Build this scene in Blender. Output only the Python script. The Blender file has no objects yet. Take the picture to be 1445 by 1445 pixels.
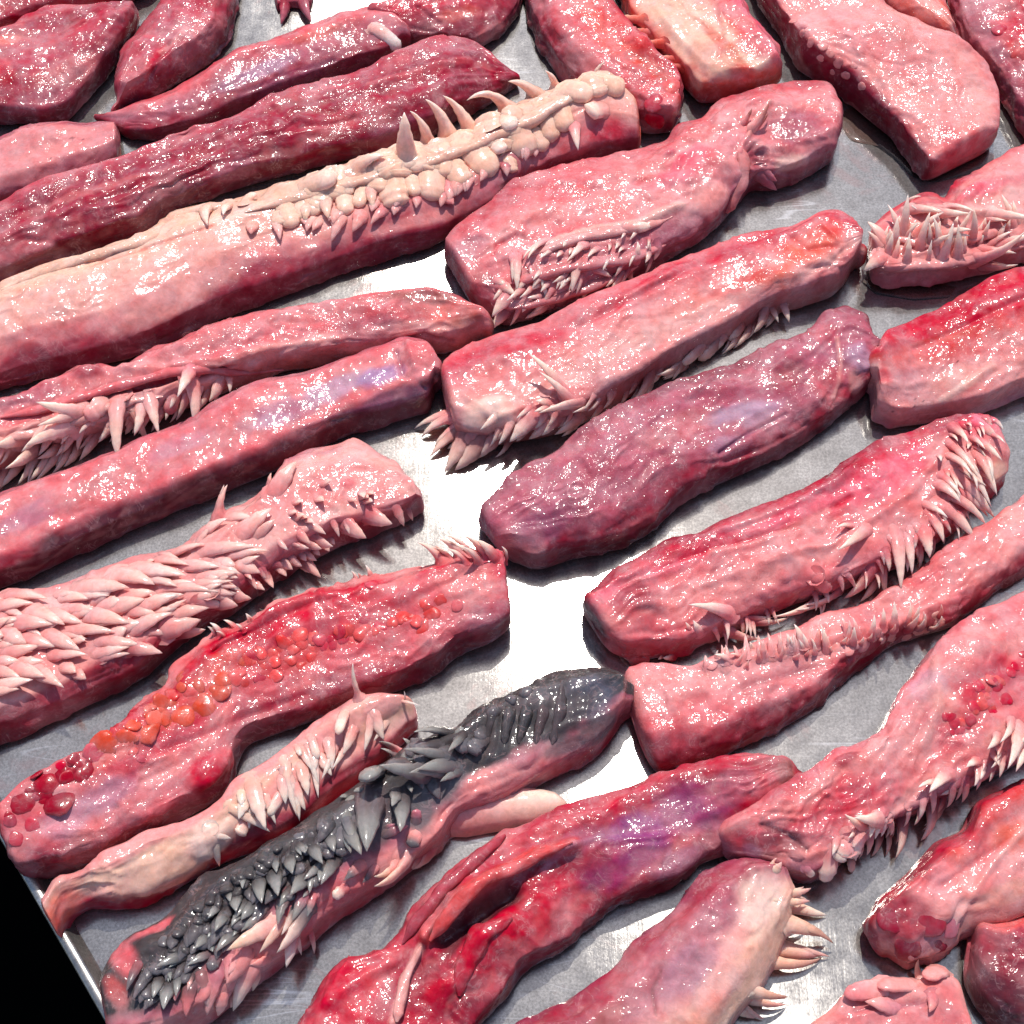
import bpy, math
import numpy as np
from mathutils import Vector, Matrix

# ------------------------------------------------------------------ camera, world, sun, exposure
SC = bpy.context.scene
DEP = math.radians(60.0)      # how far the camera looks down
FOV = math.radians(34.0)
DIST = 1.18
TF = math.tan(FOV / 2)
CAMPOS = np.array([0.0, -DIST * math.cos(DEP), DIST * math.sin(DEP)])
FWD = np.array([0.0, math.cos(DEP), -math.sin(DEP)])
UPV = np.array([0.0, math.sin(DEP), math.cos(DEP)])
RGT = np.array([1.0, 0.0, 0.0])
cd = bpy.data.cameras.new('camera'); cd.sensor_width = 36; cd.sensor_height = 36
cd.sensor_fit = 'HORIZONTAL'; cd.angle = FOV; cd.clip_start = 0.02; cd.clip_end = 60
cam = bpy.data.objects.new('camera', cd); SC.collection.objects.link(cam)
cam.location = CAMPOS; cam.rotation_euler = (math.pi / 2 - DEP, 0, 0)
SC.camera = cam

SUN_EL = math.radians(59.5)
SUN_AZ = math.radians(1.5)    # clockwise from +Y (straight ahead)
w = bpy.data.worlds.new('World'); SC.world = w; w.use_nodes = True
nt = w.node_tree; nt.nodes.clear()
sky = nt.nodes.new('ShaderNodeTexSky'); sky.sky_type = 'NISHITA'; sky.sun_disc = False
sky.sun_elevation = SUN_EL; sky.sun_rotation = SUN_AZ
bg = nt.nodes.new('ShaderNodeBackground'); bg.inputs['Strength'].default_value = 0.145
wo = nt.nodes.new('ShaderNodeOutputWorld')
nt.links.new(sky.outputs[0], bg.inputs[0]); nt.links.new(bg.outputs[0], wo.inputs[0])
sd = bpy.data.lights.new('sun', 'SUN'); sd.energy = 4.0; sd.angle = math.radians(0.53); sd.color = (1, .955, .89)
sun = bpy.data.objects.new('sun', sd); SC.collection.objects.link(sun)
sdir = Vector((math.sin(SUN_AZ) * math.cos(SUN_EL), math.cos(SUN_AZ) * math.cos(SUN_EL), math.sin(SUN_EL)))
sun.rotation_euler = sdir.to_track_quat('Z', 'Y').to_euler(); sun.location = sdir * 3
SC.view_settings.view_transform = 'Standard'; SC.view_settings.look = 'None'
SC.view_settings.exposure = 0.12; SC.view_settings.gamma = 1.0
try: SC.view_settings.use_curve_mapping = False
except Exception: pass

# ------------------------------------------------------------------ helpers
S = 1445.0
def at(px, py, z=0.0):
    """point of the place at height z that lies where the photograph shows (px, py)"""
    d = FWD + RGT * ((px / S * 2 - 1) * TF) + UPV * ((1 - py / S * 2) * TF)
    return CAMPOS + d * ((z - CAMPOS[2]) / d[2])
def pix(P):
    q = P - CAMPOS
    f = q @ FWD
    return np.stack([((q @ RGT) / f / TF + 1) * S / 2, (1 - (q @ UPV) / f / TF) * S / 2], -1)
def lin(c, k=1.0):
    c = np.array(c, float) / 255.0
    return np.where(c <= .04045, c / 12.92, ((c + .055) / 1.055) ** 2.4) * k
rng = np.random.default_rng(7)
TAB = rng.random((64, 64, 64)).astype(np.float32) * 2 - 1
def noise(P):
    P = np.asarray(P, np.float64)
    i = np.floor(P).astype(np.int64); f = (P - i).astype(np.float32); f = f * f * f * (f * (f * 6 - 15) + 10)
    i &= 63; j = (i + 1) & 63
    x0, y0, z0 = i[..., 0], i[..., 1], i[..., 2]; x1, y1, z1 = j[..., 0], j[..., 1], j[..., 2]
    fx, fy, fz = f[..., 0], f[..., 1], f[..., 2]
    a = TAB[x0, y0, z0] * (1 - fx) + TAB[x1, y0, z0] * fx
    b = TAB[x0, y1, z0] * (1 - fx) + TAB[x1, y1, z0] * fx
    c = TAB[x0, y0, z1] * (1 - fx) + TAB[x1, y0, z1] * fx
    d = TAB[x0, y1, z1] * (1 - fx) + TAB[x1, y1, z1] * fx
    return (a * (1 - fy) + b * fy) * (1 - fz) + (c * (1 - fy) + d * fy) * fz
def fbm(P, n=3):
    r = 0; a = 1.0; t = 0
    for k in range(n):
        r = r + a * noise(P * (2.03 ** k) + 17.3 * k); t += a; a *= .5
    return r / t
def smooth(x, a, b):
    t = np.clip((x - a) / (b - a), 0, 1); return t * t * (3 - 2 * t)
def zz(ox, oy, k, rows):
    """rows measured in an enlargement of the photo -> photo pixels (bx,by,tx,ty,width,...)"""
    return [(ox + r[0] * k, oy + r[1] * k, ox + r[2] * k, oy + r[3] * k, r[4] * k) + tuple(r[5:]) for r in rows]
def zd(ox, oy, k, rows):
    return [(ox + r[0] * k, oy + r[1] * k, r[2] * k) + tuple(r[3:]) for r in rows]
def row(seed, pts, n, dx, dy, w, jit=.35, spread=8, **o):
    """a loose row of small papillae along a line of photo points"""
    r = np.random.default_rng(seed); p = np.array(pts, float); d = np.r_[0, np.cumsum(np.hypot(*np.diff(p, axis=0).T))]
    t = np.sort(r.uniform(0, d[-1], n)); out = []
    for tt in t:
        x = np.interp(tt, d, p[:, 0]) + r.normal(0, spread * .5); y = np.interp(tt, d, p[:, 1]) + r.normal(0, spread); k = r.uniform(.6, 1.3)
        out.append((x, y, x + dx * k + r.normal(0, jit) * abs(dy) * .6, y + dy * k + r.normal(0, jit) * abs(dx) * .6, w * r.uniform(.7, 1.3), dict(o, row=1)))
    return out
def beads(seed, pts, n, r0, cols, spread=12, **o):
    r = np.random.default_rng(seed); p = np.array(pts, float); d = np.r_[0, np.cumsum(np.hypot(*np.diff(p, axis=0).T))]
    out = []
    for tt in np.sort(r.uniform(0, d[-1], n)):
        f = tt / d[-1]; c = cols[min(int(f * len(cols) + r.uniform(-.4, .4)), len(cols) - 1)]
        out.append((np.interp(tt, d, p[:, 0]) + r.normal(0, spread * .5), np.interp(tt, d, p[:, 1]) + r.normal(0, spread), r0 * r.uniform(.55, 1.25), c, dict(o)))
    return out
def zl(ox, oy, k, pts):
    return [(ox + a * k, oy + b * k) for a, b in pts]

# ------------------------------------------------------------------ materials
def N(t, kind, **kw):
    n = t.nodes.new(kind)
    for k, v in kw.items():
        if k in n.inputs: n.inputs[k].default_value = v
        else: setattr(n, k, v)
    return n
def tissue(name, rough=.5, coat=1.0, coat_r=.11, bump=.92, fine=310.0, sss=.25, scale=.006, rad=(1.0, .36, .28)):
    m = bpy.data.materials.new(name); m.use_nodes = True; t = m.node_tree; t.nodes.clear()
    out = N(t, 'ShaderNodeOutputMaterial'); b = N(t, 'ShaderNodeBsdfPrincipled')
    col = N(t, 'ShaderNodeAttribute', attribute_name='tint')
    gr = N(t, 'ShaderNodeAttribute', attribute_name='grain')
    tc = N(t, 'ShaderNodeTexCoord')
    n1 = N(t, 'ShaderNodeTexNoise', Scale=210.0, Detail=5.0, Roughness=.62, Distortion=.6)
    n2 = N(t, 'ShaderNodeTexNoise', Scale=fine, Detail=1.2, Roughness=.45, Distortion=.6)
    n3 = N(t, 'ShaderNodeTexNoise', Scale=70.0, Detail=3.0, Roughness=.6)
    for n in (n1, n2, n3): t.links.new(tc.outputs['Object'], n.inputs['Vector'])
    # colour: small mottling of tone and saturation
    hsv = N(t, 'ShaderNodeHueSaturation')
    mr = N(t, 'ShaderNodeMapRange'); mr.inputs['From Min'].default_value = .3; mr.inputs['From Max'].default_value = .7
    mr.inputs['To Min'].default_value = .84; mr.inputs['To Max'].default_value = 1.14
    t.links.new(n1.outputs['Fac'], mr.inputs['Value']); t.links.new(mr.outputs[0], hsv.inputs['Value'])
    ms = N(t, 'ShaderNodeMapRange'); ms.inputs['From Min'].default_value = .3; ms.inputs['From Max'].default_value = .7
    ms.inputs['To Min'].default_value = 1.10; ms.inputs['To Max'].default_value = .92
    t.links.new(n3.outputs['Fac'], ms.inputs['Value']); t.links.new(ms.outputs[0], hsv.inputs['Saturation'])
    t.links.new(col.outputs['Color'], hsv.inputs['Color'])
    def ramp(src, p0, p1, scale):
        r = N(t, 'ShaderNodeMapRange', interpolation_type='SMOOTHSTEP'); r.inputs['From Min'].default_value = p0; r.inputs['From Max'].default_value = p1
        r.inputs['To Max'].default_value = scale; t.links.new(src, r.inputs['Value'])
        mu = N(t, 'ShaderNodeMath', operation='MULTIPLY'); t.links.new(r.outputs[0], mu.inputs[0]); t.links.new(gr.outputs['Fac'], mu.inputs[1]); return mu
    # blood-dark blotches
    n5 = N(t, 'ShaderNodeTexNoise', Scale=52.0, Detail=7.0, Roughness=.68, Distortion=.8); t.links.new(tc.outputs['Object'], n5.inputs['Vector'])
    dk = N(t, 'ShaderNodeMix', data_type='RGBA', blend_type='MULTIPLY'); dk.inputs[7].default_value = (.70, .36, .38, 1)
    t.links.new(hsv.outputs[0], dk.inputs[6]); t.links.new(ramp(n5.outputs['Fac'], .53, .68, .42).outputs[0], dk.inputs[0])
    # thin pale connective threads
    n6 = N(t, 'ShaderNodeTexNoise', Scale=75.0, Detail=4.0, Roughness=.55, Distortion=1.6); t.links.new(tc.outputs['Object'], n6.inputs['Vector'])
    sb = N(t, 'ShaderNodeMath', operation='SUBTRACT'); sb.inputs[1].default_value = .5; t.links.new(n6.outputs['Fac'], sb.inputs[0])
    ab = N(t, 'ShaderNodeMath', operation='ABSOLUTE'); t.links.new(sb.outputs[0], ab.inputs[0])
    ln_ = ramp(ab.outputs[0], .045, .0, .26); ms2 = N(t, 'ShaderNodeMath', operation='MULTIPLY')
    mk = N(t, 'ShaderNodeMapRange', interpolation_type='SMOOTHSTEP'); mk.inputs['From Min'].default_value = .45; mk.inputs['From Max'].default_value = .62; t.links.new(n3.outputs['Fac'], mk.inputs['Value'])
    t.links.new(ln_.outputs[0], ms2.inputs[0]); t.links.new(mk.outputs[0], ms2.inputs[1])
    lt = N(t, 'ShaderNodeMix', data_type='RGBA'); lt.inputs[7].default_value = (.62, .36, .34, 1)
    t.links.new(dk.outputs[2], lt.inputs[6]); t.links.new(ms2.outputs[0], lt.inputs[0])
    t.links.new(lt.outputs[2], b.inputs['Base Color'])
    # wet relief
    gs = N(t, 'ShaderNodeMath', operation='MULTIPLY'); gs.inputs[1].default_value = bump
    n7 = N(t, 'ShaderNodeTexNoise', Scale=26.0, Detail=2.0); t.links.new(tc.outputs['Object'], n7.inputs['Vector'])
    r7 = N(t, 'ShaderNodeMapRange'); r7.inputs['From Min'].default_value = .36; r7.inputs['From Max'].default_value = .64; r7.inputs['To Min'].default_value = .65; r7.inputs['To Max'].default_value = 1.3
    t.links.new(n7.outputs['Fac'], r7.inputs['Value'])
    g7 = N(t, 'ShaderNodeMath', operation='MULTIPLY'); t.links.new(r7.outputs[0], g7.inputs[0]); t.links.new(gr.outputs['Fac'], g7.inputs[1])
    t.links.new(g7.outputs[0], gs.inputs[0])
    b1 = N(t, 'ShaderNodeBump', Distance=.0006); b2 = N(t, 'ShaderNodeBump', Distance=.00105)
    t.links.new(gs.outputs[0], b1.inputs['Strength']); t.links.new(gs.outputs[0], b2.inputs['Strength'])
    t.links.new(n1.outputs['Fac'], b1.inputs['Height']); t.links.new(n2.outputs['Fac'], b2.inputs['Height'])
    t.links.new(b1.outputs[0], b.inputs['Normal']); t.links.new(b2.outputs[0], b.inputs['Coat Normal'])
    b.inputs['Roughness'].default_value = rough
    b.inputs['Specular IOR Level'].default_value = .12
    rc = N(t, 'ShaderNodeMapRange'); rc.inputs['From Min'].default_value = .40; rc.inputs['From Max'].default_value = .56; rc.inputs['To Min'].default_value = coat * .12; rc.inputs['To Max'].default_value = coat
    t.links.new(n3.outputs['Fac'], rc.inputs['Value']); t.links.new(rc.outputs[0], b.inputs['Coat Weight'])
    b.inputs['Coat Roughness'].default_value = coat_r
    b.inputs['Coat IOR'].default_value = 1.42
    b.inputs['Subsurface Weight'].default_value = sss
    b.inputs['Subsurface Radius'].default_value = rad; b.inputs['Subsurface Scale'].default_value = scale
    t.links.new(b.outputs[0], out.inputs['Surface'])
    return m
M_FLESH = tissue('wet_flesh')
M_HORN = tissue('papilla_skin', rough=.45, coat=.9, coat_r=.16, bump=.5, sss=.6, scale=.006, rad=(1.0, .62, .52))
M_GEL = tissue('gland_lobe', rough=.3, coat=1.0, coat_r=.1, bump=.6, sss=.35)

# ------------------------------------------------------------------ palette (as seen in sun, sRGB)
C = dict(red=(202, 70, 84), deep=(148, 44, 60), crim=(202, 46, 66), pink=(234, 146, 142), rose=(222, 114, 118),
         pale=(236, 168, 158), cream=(240, 188, 164), mauve=(184, 104, 116), purple=(146, 78, 102), plum=(104, 44, 54),
         lilac=(190, 148, 168), salmon=(236, 118, 104), orange=(212, 92, 76), char=(72, 66, 66), grey=(140, 136, 130),
         hot=(234, 106, 122), dust=(218, 130, 130), shell=(248, 208, 190), smoke=(104, 97, 99), white=(240, 222, 212),
         brown=(150, 92, 84), coral=(220, 88, 86), wine=(164, 60, 74), violet=(154, 100, 130), blush=(236, 154, 148))
ALB = .85
def col(c): return lin(C[c] if isinstance(c, str) else c, ALB)

# ------------------------------------------------------------------ mesh building
def mesh_obj(name, V, F, tint, grain, mat, parent, origin, loops=None, kind=None):
    """F: (n,4) int array (a repeated last index means a triangle)"""
    me = bpy.data.meshes.new(name)
    V = V - origin
    tri = F[:, 2] == F[:, 3]
    q = F[~tri]; t3 = F[tri][:, :3]
    me.vertices.add(len(V)); me.vertices.foreach_set('co', V.astype(np.float32).ravel())
    li = np.concatenate([q.ravel(), t3.ravel()]).astype(np.int32)
    me.loops.add(len(li)); me.loops.foreach_set('vertex_index', li)
    st = np.concatenate([np.arange(len(q)) * 4, len(q) * 4 + np.arange(len(t3)) * 3]).astype(np.int32)
    me.polygons.add(len(st)); me.polygons.foreach_set('loop_start', st)
    me.update(calc_edges=True)
    me.polygons.foreach_set('use_smooth', np.ones(len(st), bool))
    a = me.attributes.new('tint', 'FLOAT_COLOR', 'POINT')
    a.data.foreach_set('color', np.concatenate([tint, np.ones((len(V), 1))], 1).astype(np.float32).ravel())
    g = me.attributes.new('grain', 'FLOAT', 'POINT'); g.data.foreach_set('value', np.broadcast_to(grain, len(V)).astype(np.float32))
    me.materials.append(mat); me.validate()
    o = bpy.data.objects.new(name, me); SC.collection.objects.link(o)
    if parent is not None: o.parent = parent
    else: o.location = origin
    return o

def resample(pts, n):
    p = np.array(pts, float)
    d = np.r_[0, np.cumsum(np.hypot(*np.diff(p, axis=0).T))]; d /= d[-1]
    t = np.linspace(0, 1, n)
    # Catmull-like smoothing: fine linear resample followed by a short blur
    q = np.stack([np.interp(t, d, p[:, 0]), np.interp(t, d, p[:, 1])], 1)
    k = max(1, n // 60)
    for _ in range(2):
        r = q.copy()
        for s in range(1, k + 1):
            r[s:-s] += q[2 * s:] + q[:-2 * s] if s * 2 < n else 0
        cnt = np.ones(n)
        for s in range(1, k + 1): cnt[s:-s] += 2
        q = r / cnt[:, None]
    return q

COUNT = {'strip': 0, 'horn': 0}
def horn(parent, origin, B, nrm, T, w, c0, c1, blunt=False, flat=.62, arch=.22, mat=None, name='papilla', grain=.35, hook=0.0):
    """a tapering, slightly flattened fleshy spike from B on the surface to its tip T"""
    seed = COUNT['horn']; COUNT['horn'] += 1
    r = np.random.default_rng(1000 + seed)
    d = T - B; L = np.linalg.norm(d) + 1e-6; d /= L
    side = np.cross(d, nrm); side /= np.linalg.norm(side) + 1e-9
    upn = np.cross(side, d)
    B0 = B - nrm * w * .16 - d * min(w * .15, L * .12)
    ctrl = (B + T) / 2 + upn * L * arch + side * L * (hook + r.uniform(-.05, .05))
    nr, na = (13, 10)
    t = np.r_[0, .05, .11, .18, np.linspace(.27, 1, 9)]
    if blunt: pr = np.interp(t, [0, .05, .12, .3, .6, .82, .93, 1], [1.3, 1.12, 1.03, 1, .98, .84, .56, .12])
    elif flat > .55: pr = np.interp(t, [0, .05, .12, .3, .5, .7, .86, .95, 1], [1.5, 1.2, 1.02, .84, .66, .45, .25, .12, .02])
    else: pr = np.interp(t, [0, .05, .12, .3, .5, .7, .86, .95, 1], [1.4, 1.18, 1.05, .98, .82, .56, .3, .14, .02])
    sp = ((1 - t) ** 2)[:, None] * B0 + (2 * t * (1 - t))[:, None] * ctrl + (t ** 2)[:, None] * T
    V = []
    wob = 1 + .06 * r.standard_normal((nr, 1))
    a = np.arange(na) / na * 2 * math.pi
    tg = np.gradient(sp, axis=0); tg /= np.linalg.norm(tg, axis=1)[:, None] + 1e-9
    sd = np.cross(tg, np.broadcast_to(upn, tg.shape)); sd /= np.linalg.norm(sd, axis=1)[:, None] + 1e-9
    un = np.cross(sd, tg)
    bl = smooth(t, .02, .3)[:, None]; fl = flat + (1 - flat) * (1 - bl[:, 0])
    u0 = np.cross(side, nrm); u0 = u0 / (np.linalg.norm(u0) + 1e-9)
    un = un * bl + u0[None] * (1 - bl); sd = sd * bl + side[None] * (1 - bl)
    un /= np.linalg.norm(un, axis=1)[:, None] + 1e-9; sd /= np.linalg.norm(sd, axis=1)[:, None] + 1e-9
    ring = (np.cos(a)[None, :, None] * sd[:, None, :] + fl[:, None, None] * np.sin(a)[None, :, None] * un[:, None, :])
    V = sp[:, None, :] + ring * (pr[:, None] * wob * w / 2)[:, :, None]
    V = V.reshape(-1, 3)
    V = np.vstack([V, T[None]])
    V[:, 2] = np.maximum(V[:, 2], .0008)
    i = np.arange(nr - 1)[:, None] * na; j = np.arange(na)[None]
    jn = (j + 1) % na
    F = np.stack([i + j, i + jn, i + na + jn, i + na + j], -1).reshape(-1, 4)
    k = len(V) - 1; lb = (nr - 1) * na
    cap = np.stack([lb + np.arange(na), lb + (np.arange(na) + 1) % na, np.full(na, k), np.full(na, k)], -1)
    F = np.vstack([F, cap])
    tt = np.r_[np.repeat(t, na), 1.0]
    m = smooth(tt, .12, .75)[:, None]
    tint = c0[None] * (1 - m) + c1[None] * m
    tint = np.minimum(tint * (1.12 + r.uniform(-.08, .08)), .92)
    return mesh_obj(name, V, F, tint, np.full(len(V), grain), mat or M_HORN, parent, origin)

def lobe(parent, origin, P, nrm, r_, c0, c1, squash=.28, rx=None, axis=None, name='nodule', mat=None, sink=.5):
    """a rounded lump half sunk in the flesh"""
    seed = COUNT['horn']; COUNT['horn'] += 1
    na, nr = 14, 8
    rx = rx or r_
    if axis is None: axis = np.array([1.0, 0, 0])
    ax = axis - nrm * (axis @ nrm); ax /= np.linalg.norm(ax) + 1e-9
    ay = np.cross(nrm, ax)
    el = np.linspace(-.5, math.pi / 2, nr)
    a = np.arange(na) / na * 2 * math.pi
    V = (np.cos(el)[:, None, None] * (np.cos(a)[None, :, None] * ax * rx + np.sin(a)[None, :, None] * ay * r_)
         + np.sin(el)[:, None, None] * nrm * r_ * squash).reshape(-1, 3)
    V = V * (1 + .28 * noise(V * (1.1 / r_) + seed * 3.1)[:, None]) + P - nrm * r_ * squash * sink
    i = np.arange(nr - 1)[:, None] * na; j = np.arange(na)[None]
    F = np.stack([i + j, i + (j + 1) % na, i + na + (j + 1) % na, i + na + j], -1).reshape(-1, 4)
    e = np.repeat(np.linspace(0, 1, nr), na)
    m = smooth(e, .15, .6)[:, None]
    tint = (c0[None] * (1 - m) + c1[None] * m) * (.88 + .24 * ((seed * .618) % 1))
    return mesh_obj(name, V, F, tint, np.full(len(V), .6), mat or M_GEL, parent, origin)

STY = dict(  # mm amplitudes: big lumps, small lumps, lengthwise fibres, fine; then grain of the wet relief
    flesh=(2.6, 1.8, .9, .3, 1.0), smooth=(2.0, .9, .4, .12, .6), fibre=(2.4, 1.3, 1.5, .25, 1.0),
    lumpy=(2.6, 2.8, .5, .5, 1.0), skin=(2.0, 1.2, .4, .2, .8))

def strip(label, U, L, h, bands, n=2.9, skew=0.0, style='flesh', patches=(), lines=(), paps=(), nods=(), ends=(6, 6),
          endcol=(None, None), tip='shell', pale=.3, dark=.3, group=None, name='meat_strip', cat='meat strip', hprof=None, papk=None, wk=1.0, dens=0.0, facet=.92, tubes=()):
    """U, L: far and near outline (photo pixels, same direction); h height in mm; bands: (v, colour) from the near foot over the top to the far foot"""
    sid = COUNT['strip']; COUNT['strip'] += 1
    h = h * .84 / 1000.0; zc = .42 * h
    Uw = np.array([at(x, y, zc) for x, y in U])[:, :2]; Lw = np.array([at(x, y, zc) for x, y in L])[:, :2]
    ln = max(np.hypot(*np.diff(Uw, axis=0).T).sum(), np.hypot(*np.diff(Lw, axis=0).T).sum())
    n_u = int(np.clip(ln / .00165, 40, 420))
    Uw = resample(Uw, n_u); Lw = resample(Lw, n_u)
    cen = (Uw + Lw) / 2; dv = Uw - Lw; A = np.linalg.norm(dv, axis=1) / 2; dv /= (2 * A)[:, None] + 1e-9
    dvs = dv
    hp = np.ones(n_u)
    if hprof is not None: hp = np.interp(np.linspace(0, 1, n_u), *zip(*hprof))
    s1 = fbm(np.stack([np.linspace(0, ln / .07, n_u), np.full(n_u, sid * 5.7), np.zeros(n_u)], -1), 2)
    hh = h * hp * (1 + .18 * s1)
    hh = np.minimum(hh, A * 2.2 + .004)
    b = hh * .52
    dep = np.arctan2(CAMPOS[2], np.linalg.norm(cen - CAMPOS[:2], axis=1))
    a = np.sqrt(np.maximum(A ** 2 - (b / np.tan(dep) * dv[:, 1]) ** 2, (.55 * A) ** 2))
    per = 2.6 * np.median(a) + 1.4 * h
    mt = int(np.clip(per / .00165, 24, 120)); mb = 7
    v = np.linspace(0, 1, mt)
    al = np.radians(-38 + v * 256)
    alb = np.radians(np.linspace(218, 322, mb + 2)[1:-1])
    ang = np.concatenate([al, alb]); M = len(ang)
    vv = np.concatenate([v, np.linspace(1.02, 1.2, mb // 2), np.linspace(-.2, -.02, mb - mb // 2)])
    ca, sa = np.cos(ang), np.sin(ang)
    n = n + 1.6
    sx = -np.sign(ca) * np.abs(ca) ** (2 / n); sz = np.sign(sa) * np.abs(sa) ** (2 / n)
    zz_ = np.where(sz[None] > 0, .42 * hh[:, None] + .58 * hh[:, None] * sz[None], .42 * hh[:, None] * (1 + sz[None]))
    # knife-cut facets: near wall, top planes and far wall, wandering along the piece
    rf = np.random.default_rng(90 + sid); uq = np.linspace(0, ln / .06, n_u)
    def wander(k, amp): return rf.uniform(-amp, amp) + amp * .9 * fbm(np.stack([uq, np.full(n_u, sid * 2.3 + k * 11.1), np.zeros(n_u)], -1), 2)
    cs = np.stack([np.full(n_u, -1.0), -.93 + wander(1, .05), -.55 + wander(6, .2), .45 + wander(2, .25), .9 + wander(3, .07), np.full(n_u, 1.0)], 1)
    cz = np.stack([np.full(n_u, .12), .68 + wander(4, .12), .92 + wander(7, .1), 1.0 + wander(8, .08), .7 + wander(5, .16), np.full(n_u, .12)], 1)
    kv = np.array([0, .2, .34, .66, .8, 1.0]); seg = np.clip(np.searchsorted(kv, v, side='right') - 1, 0, 4); fr = (v - kv[seg]) / (kv[seg + 1] - kv[seg])
    ps = cs[:, seg] * (1 - fr) + cs[:, seg + 1] * fr; pz = cz[:, seg] * (1 - fr) + cz[:, seg + 1] * fr
    kk = max(1, mt // 60)
    for arr in (ps, pz):
        for _ in range(2):
            acc = arr.copy()
            for q_ in range(1, kk + 1):
                acc[:, kk:-kk] += arr[:, kk - q_: mt - kk - q_] + arr[:, kk + q_: mt - kk + q_ if kk != q_ else mt]
            arr[:, kk:-kk] = acc[:, kk:-kk] / (2 * kk + 1)
    rad = fbm(np.stack([np.broadcast_to(ca[None] * 1.7, zz_.shape), np.broadcast_to(sa[None] * 1.7, zz_.shape) + sid * 3.9,
                        np.broadcast_to(np.linspace(0, ln / .045, n_u)[:, None], zz_.shape)], -1), 3)
    rad = 1 + .12 * np.clip(rad, -.7, .7)
    zz_ = np.where(zz_ > .42 * hh[:, None], .42 * hh[:, None] + (zz_ - .42 * hh[:, None]) * rad, zz_)
    off = sx[None] * (1 + (rad - 1) * .55) * a[:, None] + skew * a[:, None] * (zz_ / h - .4)
    fw = facet
    off[:, :mt] = off[:, :mt] * (1 - fw) + (ps * a[:, None] + skew * a[:, None] * (pz - .4)) * fw
    zz_[:, :mt] = zz_[:, :mt] * (1 - fw) + pz * hh[:, None] * fw
    # ragged thin foot where the knife left shreds
    rag = np.clip(fbm(np.stack([np.broadcast_to(np.linspace(0, ln / .011, n_u)[:, None], zz_.shape), np.broadcast_to(sx[None] * 2, zz_.shape), np.full(zz_.shape, sid * 1.7)], -1), 3), -.1, .8)
    off += np.where(sx < 0, -1.0, .25)[None] * rag * .0032 * np.exp(-np.minimum(np.maximum(vv, 0), np.maximum(1 - vv, 0))[None] / .035)
    P = np.zeros((n_u, M, 3))
    P[..., :2] = cen[:, None] + dv[:, None] * off[..., None]; P[..., 2] = zz_ + .0006
    # end caps
    def cap(ring, prev, r):
        c = ring.mean(0); c[2] = ring[:, 2].max() * .42
        ax = c - prev.mean(0); ax[2] = 0; ax /= np.linalg.norm(ax) + 1e-9
        out = []
        K = 7
        for k in range(1, K + 1):
            tq = k / K
            q = c + (ring - c) * max(1 - tq ** 1.3, .03) + ax * r * (1 - (1 - tq) ** 3)
            q[:, 2] = np.maximum(q[:, 2], .0006)
            out.append(q)
        return np.array(out)
    c0 = cap(P[0], P[min(4, n_u - 1)], ends[0] / 1000)[::-1]; c1 = cap(P[-1], P[-5], ends[1] / 1000)
    P = np.concatenate([c0, P, c1]); R = len(P)
    KU = 7
    uu = np.r_[np.zeros(KU), np.linspace(0, 1, n_u), np.ones(KU)]
    endw = np.r_[np.linspace(1, .15, KU), np.zeros(n_u), np.linspace(.15, 1, KU)]
    su = np.r_[np.linspace(-.006, 0, KU), np.linspace(0, ln, n_u), np.linspace(ln, ln + .006, KU)]
    UUs, VVs = np.meshgrid(uu, vv, indexing='ij'); SU = np.broadcast_to(su[:, None], UUs.shape); EW = np.broadcast_to(endw[:, None], UUs.shape)
    def normals(P):
        tu = np.gradient(P, axis=0); tv = np.roll(P, -1, 1) - np.roll(P, 1, 1)
        nn = np.cross(tv, tu); return nn / (np.linalg.norm(nn, axis=-1, keepdims=True) + 1e-12)
    Nn = normals(P)
    ctr = P.mean(1, keepdims=True)
    if ((P - ctr) * Nn).sum() < 0: Nn = -Nn; flip = True
    else: flip = False
    sgn = -1 if flip else 1
    def finder(P, Nn):
        q = pix(P.reshape(-1, 3)); f = ((CAMPOS - P) * Nn).sum(-1).ravel() > 0
        idx = np.nonzero(f)[0]; qv = q[idx]
        def find(x, y):
            d = (qv[:, 0] - x) ** 2 + (qv[:, 1] - y) ** 2
            k = d.argmin(); return idx[k], math.sqrt(d[k])
        return find
    find = finder(P, Nn)
    Pf = P.reshape(-1, 3)
    mpp = np.linalg.norm(at(*(pix(np.r_[cen[n_u // 2], zc])), zc) - at(*(pix(np.r_[cen[n_u // 2], zc]) + [1, 0]), zc))
    axis3 = np.r_[cen[-1] - cen[0], 0]; axis3 /= np.linalg.norm(axis3) + 1e-9
    cdir = np.gradient(cen, axis=0); cdir /= np.linalg.norm(cdir, axis=1)[:, None] + 1e-9
    def axis_at(i):
        r = min(max(i // M - KU, 0), n_u - 1); return np.r_[cdir[r], 0]
    # ---- features found on the smooth body
    top = smooth(VVs, -.01, .06) * (1 - smooth(VVs, .94, 1.01))
    wob = .30 * fbm(P * 120 + sid * 9.1, 3)
    st = STY[style] if isinstance(style, str) else style
    D = np.zeros(UUs.shape); grain = np.full(UUs.shape, st[4])
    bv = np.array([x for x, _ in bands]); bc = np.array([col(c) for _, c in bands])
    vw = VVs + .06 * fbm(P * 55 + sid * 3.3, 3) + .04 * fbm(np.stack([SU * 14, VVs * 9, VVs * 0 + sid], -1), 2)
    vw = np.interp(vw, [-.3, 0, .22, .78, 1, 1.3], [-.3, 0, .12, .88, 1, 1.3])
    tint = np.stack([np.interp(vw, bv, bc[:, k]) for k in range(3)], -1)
    for e, sl in ((0, slice(0, R // 2)), (1, slice(R // 2, R))):
        if endcol[e]:
            m = smooth(EW[sl] + .25 * wob[sl], .15, .5)[..., None]; tint[sl] = tint[sl] * (1 - m) + col(endcol[e]) * m
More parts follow.
